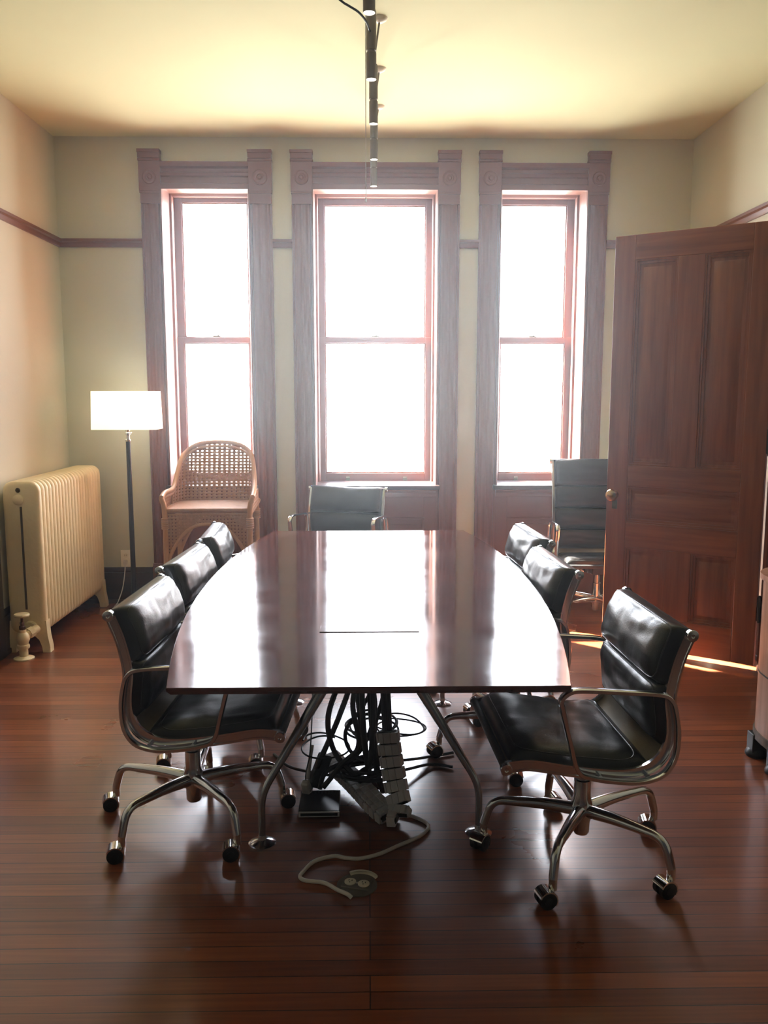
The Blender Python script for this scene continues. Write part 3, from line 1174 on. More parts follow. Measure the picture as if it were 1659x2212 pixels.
PADS_HIGH = [('seat_pad', 0.016, 0.440, 0.050), ('back_pad', 0.495, 0.632, 0.045), ('back_pad', 0.632, 0.772, 0.045), ('back_pad', 0.772, 0.915, 0.045), ('back_pad', 0.915, 0.012, 0.048)]
hb = make_chair('high_back_chair', PROF_HIGH, PADS_HIGH, D(20), [D(200), D(150), D(270), D(120), D(300)])
hb.location = (1.50, 5.52, 0)
hb.rotation_euler = (0, 0, D(-93))
tag(hb, 'tall high-backed black leather swivel chair below the window beside the open door', 'chair')

# ================================================================== wicker chair
wk = empty('wicker_chair', (-1.03, 5.62, 0), D(-88), 'honey brown woven wicker armchair with arched back in front of the lamp-side window', 'chair')
# local +x is the front


def woven(fn, nu, nv, keep, name, parent, th=0.006):
    """Lattice of strips on a surface fn(u, v); every other cell in both directions is a hole."""
    mb = MB()
    vid, vs_, fs = {}, [], []

    def vert(i, j):
        if (i, j) not in vid:
            vid[(i, j)] = len(vs_)
            u, v = i / 2.0, j / 2.0
            # strips a little wider than the holes
            u = (i // 2) + (0.62 if i % 2 else 0.0)
            v = (j // 2) + (0.62 if j % 2 else 0.0)
            vs_.append(fn(u / nu, v / nv))
        return vid[(i, j)]
    for i in range(2 * nu):
        for j in range(2 * nv):
            if i % 2 == 1 and j % 2 == 1:
                continue
            uc = ((i // 2) + (0.78 if i % 2 else 0.28)) / nu
            vc = ((j // 2) + (0.78 if j % 2 else 0.28)) / nv
            if not keep(uc, vc):
                continue
            fs.append((vert(i, j), vert(i + 1, j), vert(i + 1, j + 1), vert(i, j + 1)))
    mb.faces(vs_, fs)
    return mb.build(name, M['rattan'], parent, solid=th, angle=50)


SZ = 0.765     # seat height
HWK = 0.262


def back_outline(v):
    """Height of the back's rim at v in -1..1 across the chair."""
    a = abs(v)
    if a < 0.74:
        return 1.168 - 0.115 * (a / 0.74) ** 2.6
    t = (a - 0.74) / 0.26
    return 1.053 - 0.20 * (t ** 0.75)


def back_xy(v, z):
    a = abs(v)
    wrap = 0.28 * max(0, a - 0.55) ** 1.6 * 2.4
    x = -0.235 + wrap * 1.15 - 0.10 * (z - SZ) / 0.4
    y = 0.270 * math.sin(min(1.0, a) * math.pi / 2 * 0.98) * (1 if v > 0 else -1)
    return Vector((x, y, z))


woven(lambda u, v: back_xy(2 * v - 1, SZ - 0.01 + u * 0.42), 20, 24, lambda u, v: SZ - 0.01 + u * 0.42 < back_outline(2 * v - 1) - 0.004, 'woven_back', wk)
rim = [back_xy(v, back_outline(v)) for v in [-1 + 2 * k / 48 for k in range(49)]]
fl = [Vector((0.225, -0.285, SZ + 0.085)), Vector((0.12, -0.284, SZ + 0.105))]
fr = [Vector((0.12, 0.284, SZ + 0.105)), Vector((0.225, 0.285, SZ + 0.085))]
mb = MB(); mb.tube(catmull(fl + rim[1:-1:3] + fr, 5), 0.0155, seg=12)
mb.build('rim', M['rattan_frame'], wk)
mb = MB(); mb.tube(catmull([p + Vector((0.016, 0, -0.028)) for p in fl + rim[1:-1:3] + fr], 5), 0.009, seg=10)
mb.build('inner_rim', M['rattan_frame'], wk)
for s in (-1, 1):
    def side(u, v, s=s):
        x = -0.20 + 0.425 * v
        return Vector((x, s * 0.280, SZ - 0.02 + u * 0.115))
    woven(side, 5, 18, lambda u, v: True, 'woven_side', wk)
mb = MB()
ns = 14
vs_, fs = [], []
for i in range(ns + 1):
    for j in range(ns + 1):
        x = -0.235 + 0.47 * i / ns
        y = -0.272 + 0.544 * j / ns
        vs_.append((x, y, SZ + 0.010 * math.sin(math.pi * i / ns) * math.sin(math.pi * j / ns)))
for i in range(ns):
    for j in range(ns):
        a = i * (ns + 1) + j
        fs.append((a, a + 1, a + ns + 2, a + ns + 1))
mb.faces(vs_, fs)
mb.build('seat', M['rattan'], wk, solid=0.026)
APZ = 0.30


def arch(v):
    return SZ - 0.085 - APZ * 0.9 * (abs(2 * v - 1) ** 2.6) * 0.95


for s, nm in ((1, 'woven_apron'), (-1, 'woven_apron')):
    woven(lambda u, v: Vector((s * 0.232, -0.262 + 0.524 * v, SZ - 0.016 - u * 0.36)), 17, 24, lambda u, v: SZ - 0.016 - u * 0.36 > arch(v) - 0.004, nm, wk)
    mb = MB()
    mb.tube(catmull([(s * 0.236, -0.262 + 0.524 * k / 24, arch(k / 24)) for k in range(25)], 3), 0.0115, seg=10)
    mb.build('arch_pole', M['rattan_frame'], wk)
for sx in (-1, 1):
    for sy in (-1, 1):
        mb = MB()
        z1 = SZ + 0.085 if sx > 0 else SZ
        mb.tube(catmull([(sx * 0.240, sy * 0.268, 0.0), (sx * 0.236, sy * 0.266, 0.35), (sx * 0.232, sy * 0.266, SZ - 0.02), (sx * 0.226, sy * 0.285, z1)], 6), 0.017, seg=12)
        for q in range(6):
            z = SZ - 0.05 - q * 0.012
            mb.tube([(sx * 0.2335 + 0.019 * math.cos(t * math.pi / 6), sy * 0.266 + 0.019 * math.sin(t * math.pi / 6), z) for t in range(12)], 0.006, seg=6, closed=True)
        mb.build('leg', M['rattan_frame'], wk)
mb = MB()
for s in (-1, 1):
    mb.cyl((-0.238, s * 0.267, 0.22), (0.238, s * 0.267, 0.22), 0.011)
mb.cyl((0, -0.267, 0.22), (0, 0.267, 0.22), 0.011)
mb.build('stretcher', M['rattan_frame'], wk)

# ================================================================== radiator
rad = empty('radiator', (-1.985, 4.89, 0), 0, 'cream painted cast iron column radiator standing along the left wall', 'radiator')
RW, RH = 0.105, 1.005
NS = 21
pitch = 1.13 / NS


def rad_section(i, last):
    mb = MB()
    y = i * pitch + pitch / 2
    # outline in x,z with round shoulders
    zb = 0.115
    def outline(hw, zt, zb_, r):
        p = []
        for k in range(9):
            a = math.pi * k / 8 / 2
            p.append((hw - r + r * math.cos(a), zt - r + r * math.sin(a)))
        for k in range(9):
            a = math.pi / 2 + math.pi * k / 8 / 2
            p.append((-hw + r + r * math.cos(a), zt - r + r * math.sin(a)))
        rb = r * 0.7
        for k in range(7):
            a = math.pi + math.pi / 2 * k / 6
            p.append((-hw + rb + rb * math.cos(a), zb_ + rb + rb * math.sin(a)))
        for k in range(7):
            a = 1.5 * math.pi + math.pi / 2 * k / 6
            p.append((hw - rb + rb * math.cos(a), zb_ + rb + rb * math.sin(a)))
        return p
    # body built as rings across the section's thickness, swelling in the middle
    lv = [(-0.5, 0.020), (-0.42, 0.009), (-0.25, 0.003), (0.0, 0.0), (0.25, 0.003), (0.42, 0.009), (0.5, 0.020)]
    if i == 0:
        lv = [(-0.62, 0.030), (-0.60, 0.018), (-0.50, 0.006), (-0.3, 0.001), (0.0, 0.0), (0.25, 0.003), (0.42, 0.009), (0.5, 0.020)]
    if last:
        lv = [(-0.5, 0.020), (-0.42, 0.009), (-0.25, 0.003), (0.0, 0.0), (0.3, 0.001), (0.50, 0.006), (0.60, 0.018), (0.62, 0.030)]
    rings = []
    for t, ins in lv:
        o = outline(RW - ins, RH - ins, zb + ins, 0.058)
        rings.append([(x, y + t * pitch, z) for x, z in o])
    m_ = len(rings[0])
    vs_ = [p for r_ in rings for p in r_]
    fs = []
    for a in range(len(rings) - 1):
        for j in range(m_):
            k = (j + 1) % m_
            fs.append((a * m_ + j, a * m_ + k, (a + 1) * m_ + k, (a + 1) * m_ + j))
    fs.append(tuple(range(m_)))
    fs.append(tuple(range((len(rings) - 1) * m_, len(rings) * m_)))
    mb.faces(vs_, fs)
    if i == 0 or last:
        for s in (-1, 1):       # cast feet
            q = [(s * 0.030, 0.19), (s * 0.105, 0.19), (s * 0.110, 0.10), (s * 0.122, 0.03), (s * 0.122, 0.0), (s * 0.078, 0.0), (s * 0.074, 0.035), (s * 0.060, 0.075), (s * 0.030, 0.105)]
            mb.prism([(x, z) for x, z in q], y - 0.028, y + 0.028, 'y')
    return mb.build('section', M['radiator'], rad, angle=50, bevel=0.0)


for i in range(NS):
    rad_section(i, i == NS - 1)
mb = MB()
mb.box2(-0.006, 0.006, -0.0095, -0.004, 0.26, 0.86)
mb.build('column_gap', M['radiator_gap'], rad)
mb = MB()
mb.lathe([(0, 0), (0.014, 0), (0.012, 0.006), (0, 0.008)], c=(-0.012, -0.007, 0.955), rot=Matrix.Rotation(R(90), 3, 'X'))
mb.build('air_plug', M['radiator_gap'], rad)
mb = MB()
mb.lathe([(0, -0.002), (0.030, -0.002), (0.030, 0.008), (0.024, 0.012), (0, 0.012)], c=(-0.012, -0.006, 0.90), rot=Matrix.Rotation(R(90), 3, 'X'))
mb.build('top_boss', M['radiator'], rad)
mb = MB()
mb.lathe([(0, -0.002), (0.042, -0.002), (0.042, 0.010), (0.034, 0.016), (0, 0.016)], c=(0.018, -0.006, 0.150), rot=Matrix.Rotation(R(90), 3, 'X'))
mb.build('inlet_boss', M['radiator'], rad)

vx, vy = -1.972, 4.775
val = empty('radiator_valve', (vx, vy, 0), 0, 'cream steam valve with round handwheel rising from the floor at the radiator end', 'valve')
mb = MB(); mb.lathe([(0, 0), (0.056, 0), (0.056, 0.006), (0.030, 0.014), (0.027, 0.016), (0, 0.016)])
mb.build('floor_flange', M['valve'], val)
mb = MB()
mb.lathe([(0.024, 0.012), (0.024, 0.062), (0.033, 0.062), (0.035, 0.072), (0.033, 0.082), (0.026, 0.084), (0.030, 0.096), (0.037, 0.112), (0.036, 0.130), (0.027, 0.148), (0.020, 0.154), (0.020, 0.170), (0, 0.172)], seg=24)
mb.tube([(0.0, 0.0, 0.125), (0.030, 0.05, 0.142), (0.045, 0.095, 0.150)], [.022, .024, .024], seg=16)
mb.tube([(0.020, 0.035, 0.137), (0.034, 0.058, 0.145)], [.032, .032], seg=8)
mb.build('valve_body', M['valve'], val)
mb = MB()
mb.cyl((0, 0, 0.165), (0, 0, 0.252), 0.0075)
mb.lathe([(0.018, 0.168), (0.019, 0.188), (0.012, 0.194), (0.012, 0.206), (0.015, 0.208), (0.010, 0.216)], seg=6)
mb.build('stem', M['rust'], val)
mb = MB(); mb.lathe([(0, 0.244), (0.030, 0.244), (0.041, 0.248), (0.043, 0.255), (0.040, 0.262), (0.028, 0.262), (0, 0.259)])
mb.build('handwheel', M['valve'], val)

# dark wainscot panel on the left wall, ending just before the radiator
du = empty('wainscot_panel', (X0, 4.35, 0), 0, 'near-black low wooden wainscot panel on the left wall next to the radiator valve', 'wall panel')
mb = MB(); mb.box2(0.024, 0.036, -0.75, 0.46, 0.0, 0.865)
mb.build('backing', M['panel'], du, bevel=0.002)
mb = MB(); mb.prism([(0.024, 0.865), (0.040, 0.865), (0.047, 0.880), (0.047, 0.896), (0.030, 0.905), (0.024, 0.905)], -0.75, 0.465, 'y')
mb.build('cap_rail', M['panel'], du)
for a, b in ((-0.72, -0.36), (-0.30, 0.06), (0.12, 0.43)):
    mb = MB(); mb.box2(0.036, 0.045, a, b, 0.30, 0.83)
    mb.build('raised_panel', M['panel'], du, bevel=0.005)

# ================================================================== floor lamp
lp = empty('floor_lamp', (-1.625, 5.83, 0), D(1), 'lit floor lamp with cream rectangular shade on thin black pole beside the radiator', 'lamp')
mb = MB(); mb.lathe([(0, 0), (0.125, 0), (0.125, 0.012), (0.115, 0.018), (0.022, 0.024), (0.016, 0.040), (0, 0.040)], seg=36)
mb.build('base', M['pole'], lp)
mb = MB(); mb.tube([(0, 0, 0.03), (0, 0, 1.185)], [0.0175, 0.0155], seg=18)
mb.build('pole', M['pole'], lp)
mb = MB(); mb.lathe([(0.017, 1.18), (0.020, 1.185), (0.020, 1.192), (0.012, 1.198), (0.012, 1.222), (0.018, 1.226), (0.018, 1.236), (0.010, 1.242), (0.016, 1.252), (0.016, 1.300), (0, 1.302)], seg=20)
mb.tube([(0, 0, 1.240), (0.028, -0.01, 1.238)], 0.004)
mb.build('socket', M['chrome'], lp)
mb = MB()
zb, zt = 1.262, 1.515
hbw, htw, hbd, htd = 0.212, 0.205, 0.105, 0.098
vs_ = [(-hbw, -hbd, zb), (hbw, -hbd, zb), (hbw, hbd, zb), (-hbw, hbd, zb), (-htw, -htd, zt), (htw, -htd, zt), (htw, htd, zt), (-htw, htd, zt)]
mb.faces(vs_, [(0, 1, 5, 4), (1, 2, 6, 5), (2, 3, 7, 6), (3, 0, 4, 7)])
sh = mb.build('lamp_shade', M['shade'], lp, smooth=False, solid=0.003)
mb = MB()
mb.tube([(-htw, 0, zt - 0.01), (htw, 0, zt - 0.01)], 0.002, seg=6)
mb.tube([(0, 0, 1.29), (0, 0.045, 1.36), (0, 0.04, 1.45), (0, 0, zt - 0.01)], 0.002, seg=6)
mb.build('harp', M['chrome'], lp)
mb = MB(); mb.lathe([(0, 1.300), (0.014, 1.302), (0.016, 1.330), (0.030, 1.365), (0.031, 1.385), (0.020, 1.408), (0, 1.414)], seg=18)
mb.build('bulb', M['lamp_bulb'], lp)
ld = bpy.data.lights.new('lamp_bulb_light', 'POINT')
ld.energy = 0.4
ld.color = (1.0, 0.93, 0.78)
ld.shadow_soft_size = 0.04
lo_ = bpy.data.objects.new('lamp_bulb_light', ld)
COL.objects.link(lo_)
lo_.location = (-1.625, 5.83, 1.445)

# wall outlet and the lamp's cord
ol = empty('wall_outlet', (-1.749, Y1, 0.325), 0, 'ivory wall outlet plate above the dark baseboard behind the lamp', 'outlet')
mb = MB(); mb.box2(-0.036, 0.036, -0.006, 0, -0.062, 0.062)
mb.build('cover_plate', M['plate'], ol, bevel=0.002)
for z in (-0.022, 0.022):
    mb = MB(); mb.cyl((0, -0.009, z), (0, -0.004, z), 0.0155)
    soc = mb.build('receptacle', M['ivory'], ol)
    mb = MB(); mb.box((-0.006, -0.0092, z + 0.003), (0.002, 0.002, 0.008)); mb.box((0.006, -0.0092, z + 0.003), (0.002, 0.002, 0.008))
    mb.build('slot', M['slot'], soc)
mb = MB()
mb.box((-1.749, Y1 - 0.022, 0.300), (0.024, 0.026, 0.028))
pts = catmull([(-1.749, Y1 - 0.030, 0.288), (-1.752, Y1 - 0.036, 0.23), (-1.765, Y1 - 0.06, 0.12), (-1.79, Y1 - 0.10, 0.03), (-1.795, Y1 - 0.17, 0.006), (-1.72, Y1 - 0.22, 0.005), (-1.62, 5.955, 0.02)], 8)
mb.tube(pts, 0.0035, seg=8)
o = mb.build('lamp_cord', M['cord']); tag(o, 'thin pale lamp cord running from the wall outlet down to the floor', 'cord')

# ================================================================== pendant lights
PY = [3.045, 3.655, 4.229, 4.847, 5.450]
PX = [0.004, 0.013, 0.025, 0.031, 0.033]
PL = ['first and nearest to the camera', 'second from the camera', 'third and middle one', 'fourth from the camera', 'last, hanging closest to the windows']
src = None
for i, (px, py) in enumerate(zip(PX, PY)):
    if src is None:
        pd = empty('pendant_light')
        mb = MB()
        mb.lathe([(0.0205, 2.750), (0.0205, 2.850), (0.0165, 2.852), (0.0165, 2.858), (0.0205, 2.860), (0.0205, 3.005), (0.018, 3.012), (0.006, 3.014), (0, 3.014)], seg=24)
        mb.lathe([(0.0205, 2.750), (0.0185, 2.750), (0.0180, 2.800)], seg=24)
        mb.build('tube_shade', M['pendant'], pd)
        mb = MB(); mb.lathe([(0, 2.7515), (0.0175, 2.7525), (0.0178, 2.760), (0, 2.762)], seg=22)
        mb.build('bulb', M['bulb'], pd)
        mb = MB(); mb.cyl((0, 0, 3.01), (0.028, 0, Z1 - 0.015), 0.0045)
        mb.build('stem', M['pendant'], pd)
        mb = MB(); mb.lathe([(0, Z1 - 0.022), (0.014, Z1 - 0.021), (0.032, Z1 - 0.010), (0.037, Z1), (0, Z1)], c=(0.030, 0, 0), seg=24)
        mb.build('ceiling_cup', M['plate'], pd)
        src = pd
        src_done = True
    else:
        pd = copy_tree(src)
    pd.location = (px, py, 0)
    tag(pd, 'slim dark tubular pendant light over the table, ' + PL[i], 'pendant light', 'row of tubular pendant lights over the table')
mb = MB()
mb.tube(catmull([(-0.42, 3.36, Z1 - 0.006), (-0.36, 3.38, 3.15), (-0.24, 3.44, 3.062), (-0.105, 3.50, 2.982), (-0.075, 3.50, 2.963), (-0.035, 3.51, 2.943), (-0.006, 3.56, 2.930), (0.008, 3.655 - 0.022, 2.925)], 8), 0.0045, seg=8)
o = mb.build('pendant_cable', M['cable']); tag(o, 'thin dark cable swooping from the ceiling to the second pendant light', 'cable')

mb = MB(); mb.tube([(-0.0095, 3.600, 3.014), (-0.0095, 3.600, 2.27)], 0.0016, seg=6)
mb.tube([(0.010, 3.640, 3.013), (-0.0095, 3.600, 3.013)], 0.0016, seg=6)
mb.lathe([(0, 2.262), (0.004, 2.266), (0.005, 2.276), (0, 2.284)], c=(-0.0095, 3.600, 0), seg=10)
o = mb.build('pull_cord', M['cord']); tag(o, 'thin pale pull cord hanging straight down beside the tubular pendant lights', 'cord')

# ================================================================== cables under the table
hang = [
    ([(-0.055, 2.98, 0.714), (-0.095, 2.96, 0.52), (-0.150, 2.98, 0.34), (-0.13, 3.00, 0.20), (-0.06, 2.98, 0.12), (-0.02, 3.04, 0.05)], 0.0085),
    ([(-0.045, 3.00, 0.714), (-0.06, 3.00, 0.50), (-0.11, 3.02, 0.33), (-0.175, 3.04, 0.17), (-0.20, 3.08, 0.10)], 0.0085),
    ([(-0.030, 3.02, 0.714), (-0.01, 3.02, 0.54), (0.02, 3.04, 0.34), (-0.04, 3.06, 0.17), (-0.16, 3.05, 0.10), (-0.185, 3.00, 0.055)], 0.0075),
    ([(-0.020, 2.99, 0.714), (-0.028, 2.99, 0.48), (-0.022, 3.00, 0.28), (0.00, 3.02, 0.10), (0.03, 3.08, 0.02)], 0.009),
    ([(-0.005, 3.01, 0.714), (0.000, 3.00, 0.46), (0.015, 3.00, 0.26), (0.030, 3.01, 0.10), (0.05, 3.05, 0.02)], 0.010),
    ([(0.005, 2.98, 0.714), (0.012, 2.98, 0.46), (0.010, 2.99, 0.27), (-0.005, 3.00, 0.14), (-0.08, 3.02, 0.09)], 0.009),
    ([(0.018, 2.97, 0.714), (0.036, 2.97, 0.56), (0.048, 2.955, 0.42), (0.054, 2.945, 0.28)], 0.007),
    ([(0.028, 2.99, 0.714), (0.046, 2.985, 0.56), (0.058, 2.96, 0.42), (0.064, 2.95, 0.28)], 0.007),
    ([(0.040, 2.98, 0.714), (0.058, 2.975, 0.56), (0.068, 2.955, 0.42), (0.074, 2.945, 0.28)], 0.007),
    ([(0.045, 3.02, 0.714), (0.050, 3.02, 0.5), (0.062, 3.02, 0.30), (0.05, 3.02, 0.17), (-0.03, 3.00, 0.12)], 0.009),
    ([(0.010, 3.03, 0.714), (0.03, 3.04, 0.50), (-0.02, 3.05, 0.36), (-0.09, 3.06, 0.25), (-0.06, 3.06, 0.16), (0.04, 3.06, 0.12)], 0.006),
    ([(-0.035, 3.05, 0.714), (-0.05, 3.06, 0.52), (-0.04, 3.07, 0.34), (-0.02, 3.08, 0.18), (0.0, 3.10, 0.05)], 0.008),
    ([(0.055, 2.99, 0.714), (0.064, 3.0, 0.56), (0.050, 3.03, 0.40), (0.020, 3.07, 0.26), (0.03, 3.10, 0.10)], 0.007),
    ([(-0.012, 3.06, 0.714), (-0.005, 3.06, 0.50), (0.005, 3.07, 0.30), (0.02, 3.10, 0.12)], 0.008),
    ([(-0.04, 2.97, 0.714), (-0.03, 2.96, 0.55), (-0.06, 2.95, 0.40), (-0.04, 2.96, 0.24), (-0.10, 2.98, 0.16), (-0.17, 2.98, 0.07)], 0.008),
]
for pts, r_ in hang:
    mb = MB(); mb.tube(catmull(pts, 10), r_ * 1.2, seg=10)
    o = mb.build('hanging_cable', M['cable'])
    tag(o, 'black cable hanging in the thick bundle beneath the tabletop', 'cable', 'black cables hanging in a bundle under the table')


def coil(cx, cy, z, rx, ry, turns, r_, label, ph=0.0, tail=None):
    pts = []
    N_ = int(turns * 22)
    for k in range(N_ + 1):
        a = ph + 2 * math.pi * k / 22
        w = 1 + 0.10 * math.sin(k * 0.73 + ph)
        pts.append((cx + rx * w * math.cos(a), cy + ry * w * math.sin(a), z + 0.010 * math.sin(k * 0.31) + 0.012 * k / 22))
    if tail:
        pts += tail
    mb = MB(); mb.tube(catmull(pts, 3), r_, seg=8)
    o = mb.build('coiled_cable', M['cable'])
    tag(o, label, 'cable')


coil(0.00, 3.03, 0.10, 0.105, 0.065, 3.4, 0.0075, 'thick black cable coiled in a dense ring behind the grey cable spine')
coil(0.01, 3.22, 0.19, 0.095, 0.10, 3.2, 0.0045, 'thin black cable looped loosely high in the tangle under the table', 0.7)
coil(0.12, 3.28, 0.17, 0.10, 0.085, 2.0, 0.0035, 'thin black cable looping out past the grey spine towards the door side', 2.0)
coil(-0.17, 3.12, 0.16, 0.085, 0.10, 1.3, 0.0035, 'thin black cable looping out towards the radiator side of the tangle', 1.2)
mb = MB(); mb.tube(catmull([(-0.03, 3.1, 0.69), (-0.12, 3.10, 0.60), (-0.205, 3.08, 0.53), (-0.212, 3.06, 0.35), (-0.222, 3.05, 0.18), (-0.238, 3.03, 0.09), (-0.222, 3.02, 0.035)], 10), 0.0025, seg=8)
o = mb.build('thin_wire', M['cable']); tag(o, 'very thin black wire dropping straight down to the black modem box', 'wire')
for k, (pts, lab) in enumerate((
        ([(0.02, 3.10, 0.06), (0.14, 3.20, 0.035), (0.25, 3.30, 0.012), (0.335, 3.28, 0.008)], 'black cable lying on the floor towards the door side, lower of two'),
        ([(0.02, 3.15, 0.09), (0.16, 3.26, 0.05), (0.27, 3.38, 0.012), (0.35, 3.42, 0.008)], 'black cable lying on the floor towards the door side, upper of two'),
        ([(-0.10, 3.0, 0.10), (-0.20, 3.12, 0.06), (-0.32, 3.28, 0.014), (-0.40, 3.42, 0.006)], 'black cable trailing on the floor towards the radiator side'))):
    mb = MB(); mb.tube(catmull(pts, 10), 0.006, seg=8)
    o = mb.build('floor_cable', M['cable']); tag(o, lab, 'cable')
# power adapters
ad = empty('power_adapter', (-0.19, 3.09, 0), D(25), 'black power adapter block leaning in the cables above the modem box', 'adapter')
mb = MB(); mb.box((0, 0, 0.085), (0.05, 0.035, 0.13), Matrix.Rotation(R(24), 3, 'Y')); mb.build('body', M['router'], ad, bevel=0.006)
mb = MB(); mb.tube([(-0.030, 0, 0.03), (-0.036, 0, 0.012)], 0.005); mb.build('strain_relief', M['router'], ad)
ad = empty('white_plug', (-0.235, 3.03, 0.0), D(70), 'white translucent plug lying behind the black modem box', 'plug')
mb = MB(); mb.box((0, 0, 0.040), (0.030, 0.032, 0.07), Matrix.Rotation(R(-18), 3, 'Y')); mb.build('body', M['cord'], ad, bevel=0.006)
mb = MB(); mb.tube([(0.012, 0, 0.074), (0.03, 0, 0.13), (0.055, 0, 0.19)], 0.007); mb.build('cord_end', M['cord'], ad)

# modem box
md = empty('modem_box', (-0.182, 2.955, 0), D(1), 'flat black modem box with silver front edge lying under the table', 'modem')
mb = MB(); mb.box2(-0.074, 0.074, -0.070, 0.095, 0.004, 0.026); mb.build('case', M['router'], md, bevel=0.004)
mb = MB(); mb.box2(-0.073, 0.073, -0.0735, -0.069, 0.005, 0.0255)
fc = mb.build('front_bezel', M['silver'], md, bevel=0.0015)
mb = MB(); mb.box2(-0.066, 0.066, -0.0745, -0.072, 0.010, 0.0205); mb.build('display_strip', M['router'], fc)
mb = MB()
for k in range(9):
    mb.box((-0.05 + k * 0.0125, 0.074, 0.0262), (0.004, 0.018, 0.001))
mb.build('vents', M['slot'], md)
mb = MB()
for k in range(4):
    mb.box((-0.045 + k * 0.022, 0.096, 0.015), (0.013, 0.004, 0.011))
mb.build('port', M['silver'], md)

# cable spine
sp = empty('cable_spine', (0, 0, 0), 0, 'light grey segmented cable spine bent in a V on the floor under the table', 'cable spine')
spath = catmull([(0.064, 2.945, 0.300), (0.074, 2.935, 0.22), (0.088, 2.915, 0.14), (0.099, 2.888, 0.085), (0.106, 2.858, 0.050), (0.094, 2.836, 0.031), (0.066, 2.846, 0.028), (0.020, 2.912, 0.036), (-0.050, 3.035, 0.055), (-0.115, 3.145, 0.068), (-0.170, 3.235, 0.082)], 30)
Ls = [0.0]
for a, b in zip(spath, spath[1:]):
    Ls.append(Ls[-1] + (b - a).length)


def sp_at(s):
    for i in range(1, len(Ls)):
        if Ls[i] >= s:
            return spath[i - 1].lerp(spath[i], (s - Ls[i - 1]) / (Ls[i] - Ls[i - 1]))
    return spath[-1]


s = 0.022
while s < Ls[-1] - 0.01:
    step = 0.044 if s < 0.25 else 0.034
    p = sp_at(s)
    t = (sp_at(s + 0.006) - sp_at(s - 0.006)).normalized()
    # face normal: towards the camera while hanging, upward while lying
    up_ = Vector((-0.25, -1, 0.1)).lerp(Vector((0.10, 0.15, -1)), max(0, min(1, (s - 0.20) / 0.14)))
    nrm = (up_ - t * up_.dot(t)).normalized()
    sd = t.cross(nrm)
    Mx = Matrix((sd, t, nrm)).transposed()
    ln = step * 0.84
    mb = MB()
    for q, wd in ((-0.027, 0.0235), (-0.0015, 0.0245), (0.0205, 0.0165)):
        mb.box(p + Mx @ Vector((q + 0.002, 0, 0.014)), (wd, ln, 0.016), Mx)
        mb.box(p + Mx @ Vector((q + 0.002, 0, -0.014)), (wd, ln, 0.016), Mx)
    for q in (-1, 1):
        mb.box(p + Mx @ Vector((q * 0.037, 0, 0)), (0.007, ln, 0.034), Mx)
    lk = mb.build('link', M['spine'], sp, bevel=0.0012)
    mb = MB(); mb.box(p, (0.058, step * 1.02, 0.022), Mx)
    mb.build('core', M['spine_core'], lk)
    s += step

# grey cord to the floor outlet
cp = [(0.10, 2.905), (0.155, 2.877), (0.197, 2.833), (0.202, 2.794), (0.167, 2.738), (0.094, 2.679), (0.032, 2.63), (-0.029, 2.603), (-0.075, 2.606), (-0.119, 2.618), (-0.178, 2.589), (-0.210, 2.53), (-0.218, 2.499), (-0.199, 2.478), (-0.141, 2.464), (-0.098, 2.425)]
pts = [(x, y, 0.0065) for x, y in cp] + [(-0.082, 2.405, 0.012), (-0.066, 2.392, 0.012), (-0.055, 2.388, 0.004)]
mb = MB(); mb.tube(catmull(pts, 8), 0.0062, seg=10)
o = mb.build('extension_cable', M['cord']); tag(o, 'grey-white power cord snaking across the floor to the floor outlet', 'cord')

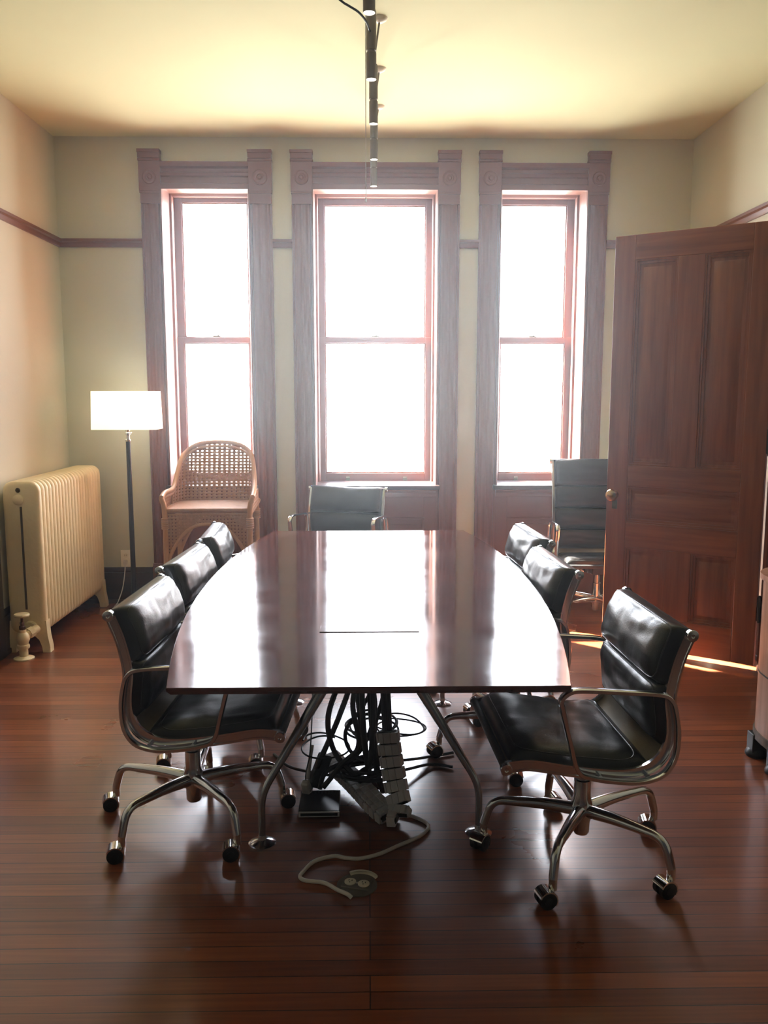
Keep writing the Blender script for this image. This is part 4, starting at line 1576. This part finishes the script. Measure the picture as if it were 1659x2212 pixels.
fo = empty('floor_outlet', (-0.040, 2.458, 0), D(-16), 'round metal floor outlet with two ivory receptacles set in the boards', 'outlet')
mb = MB()
prof_o = [(0, 0), (0.062, 0), (0.062, 0.004), (0.056, 0.006), (0, 0.006)]
mb.lathe(prof_o, seg=40)
fp = mb.build('cover_plate', M['outlet_metal'], fo)
mb = MB(); mb.box2(-0.044, 0.044, -0.028, 0.030, 0.004, 0.009)
mb.build('receptacle_plate', M['outlet_metal'], fo, bevel=0.002)
for q in (-0.0215, 0.0215):
    mb = MB(); mb.lathe([(0, 0.013), (0.0165, 0.013), (0.0180, 0.012), (0.0180, 0.006)], c=(q, 0.0, 0.0), seg=24)
    rc = mb.build('receptacle', M['ivory'], fo)
    mb = MB(); mb.box((q - 0.005, 0.003, 0.0132), (0.002, 0.007, 0.001)); mb.box((q + 0.005, 0.003, 0.0132), (0.002, 0.007, 0.001)); mb.cyl((q, -0.007, 0.0125), (q, -0.007, 0.0137), 0.002)
    mb.build('slot', M['slot'], rc)
mb = MB(); mb.cyl((0, 0, 0.008), (0, 0, 0.0105), 0.0035); mb.build('screw', M['silver'], fo)
mb = MB(); mb.lathe([(0.052, 0.006), (0.060, 0.011), (0.060, 0.016), (0.050, 0.017)], c=(0.008, 0.006, 0), seg=36)
bm_ = mb.bm
for v in list(bm_.verts):
    if v.co.y < 0.036:
        bm_.verts.remove(v)
mb.build('flip_lid', M['ivory'], fo)

# ================================================================== bow-fronted cabinet at the right edge
cb = empty('bow_front_cabinet', (2.052, 3.30, 0), 0, 'worn pale wood bow-fronted cabinet on dark bracket feet at the right edge', 'cabinet')
pl = []
for k in range(25):
    a = math.pi / 2 + math.pi * k / 24
    pl.append((0.455 * math.copysign(abs(math.cos(a)) ** 0.75, math.cos(a)), 0.27 * math.copysign(abs(math.sin(a)) ** 0.75, math.sin(a))))
pl = [(0.17, 0.27)] + pl + [(0.17, -0.27)]
mb = MB(); mb.prism(pl, 0.115, 0.755, 'z')
mb.build('body', M['cabinet'], cb, angle=30)
mb = MB(); mb.prism([(x * 1.03, y * 1.03) if x < 0.1 else (x, y * 1.03) for x, y in pl], 0.755, 0.778, 'z')
mb.build('top', M['cabinet'], cb, angle=30)
mb = MB(); mb.prism([(x * 1.015, y * 1.015) if x < 0.1 else (x, y * 1.015) for x, y in pl], 0.085, 0.120, 'z')
mb.build('base_moulding', M['cabinet_foot'], cb, angle=30)
mb = MB(); mb.prism([(x * 1.004, y * 1.004) if x < 0.1 else (x, y) for x, y in pl], 0.365, 0.371, 'z')
mb.build('drawer_seam', M['slot'], cb, angle=30)
for (x, y) in ((-0.435, 0.09), (-0.435, -0.09), (0.12, 0.22), (0.12, -0.22)):
    mb = MB()
    mb.box((x, y, 0.05), (0.06, 0.06, 0.10))
    mb.lathe([(0, 0), (0.042, 0), (0.046, 0.012), (0.038, 0.028), (0.030, 0.034)], c=(x, y, 0), seg=20)
    mb.build('foot', M['mech'], cb, bevel=0.004)
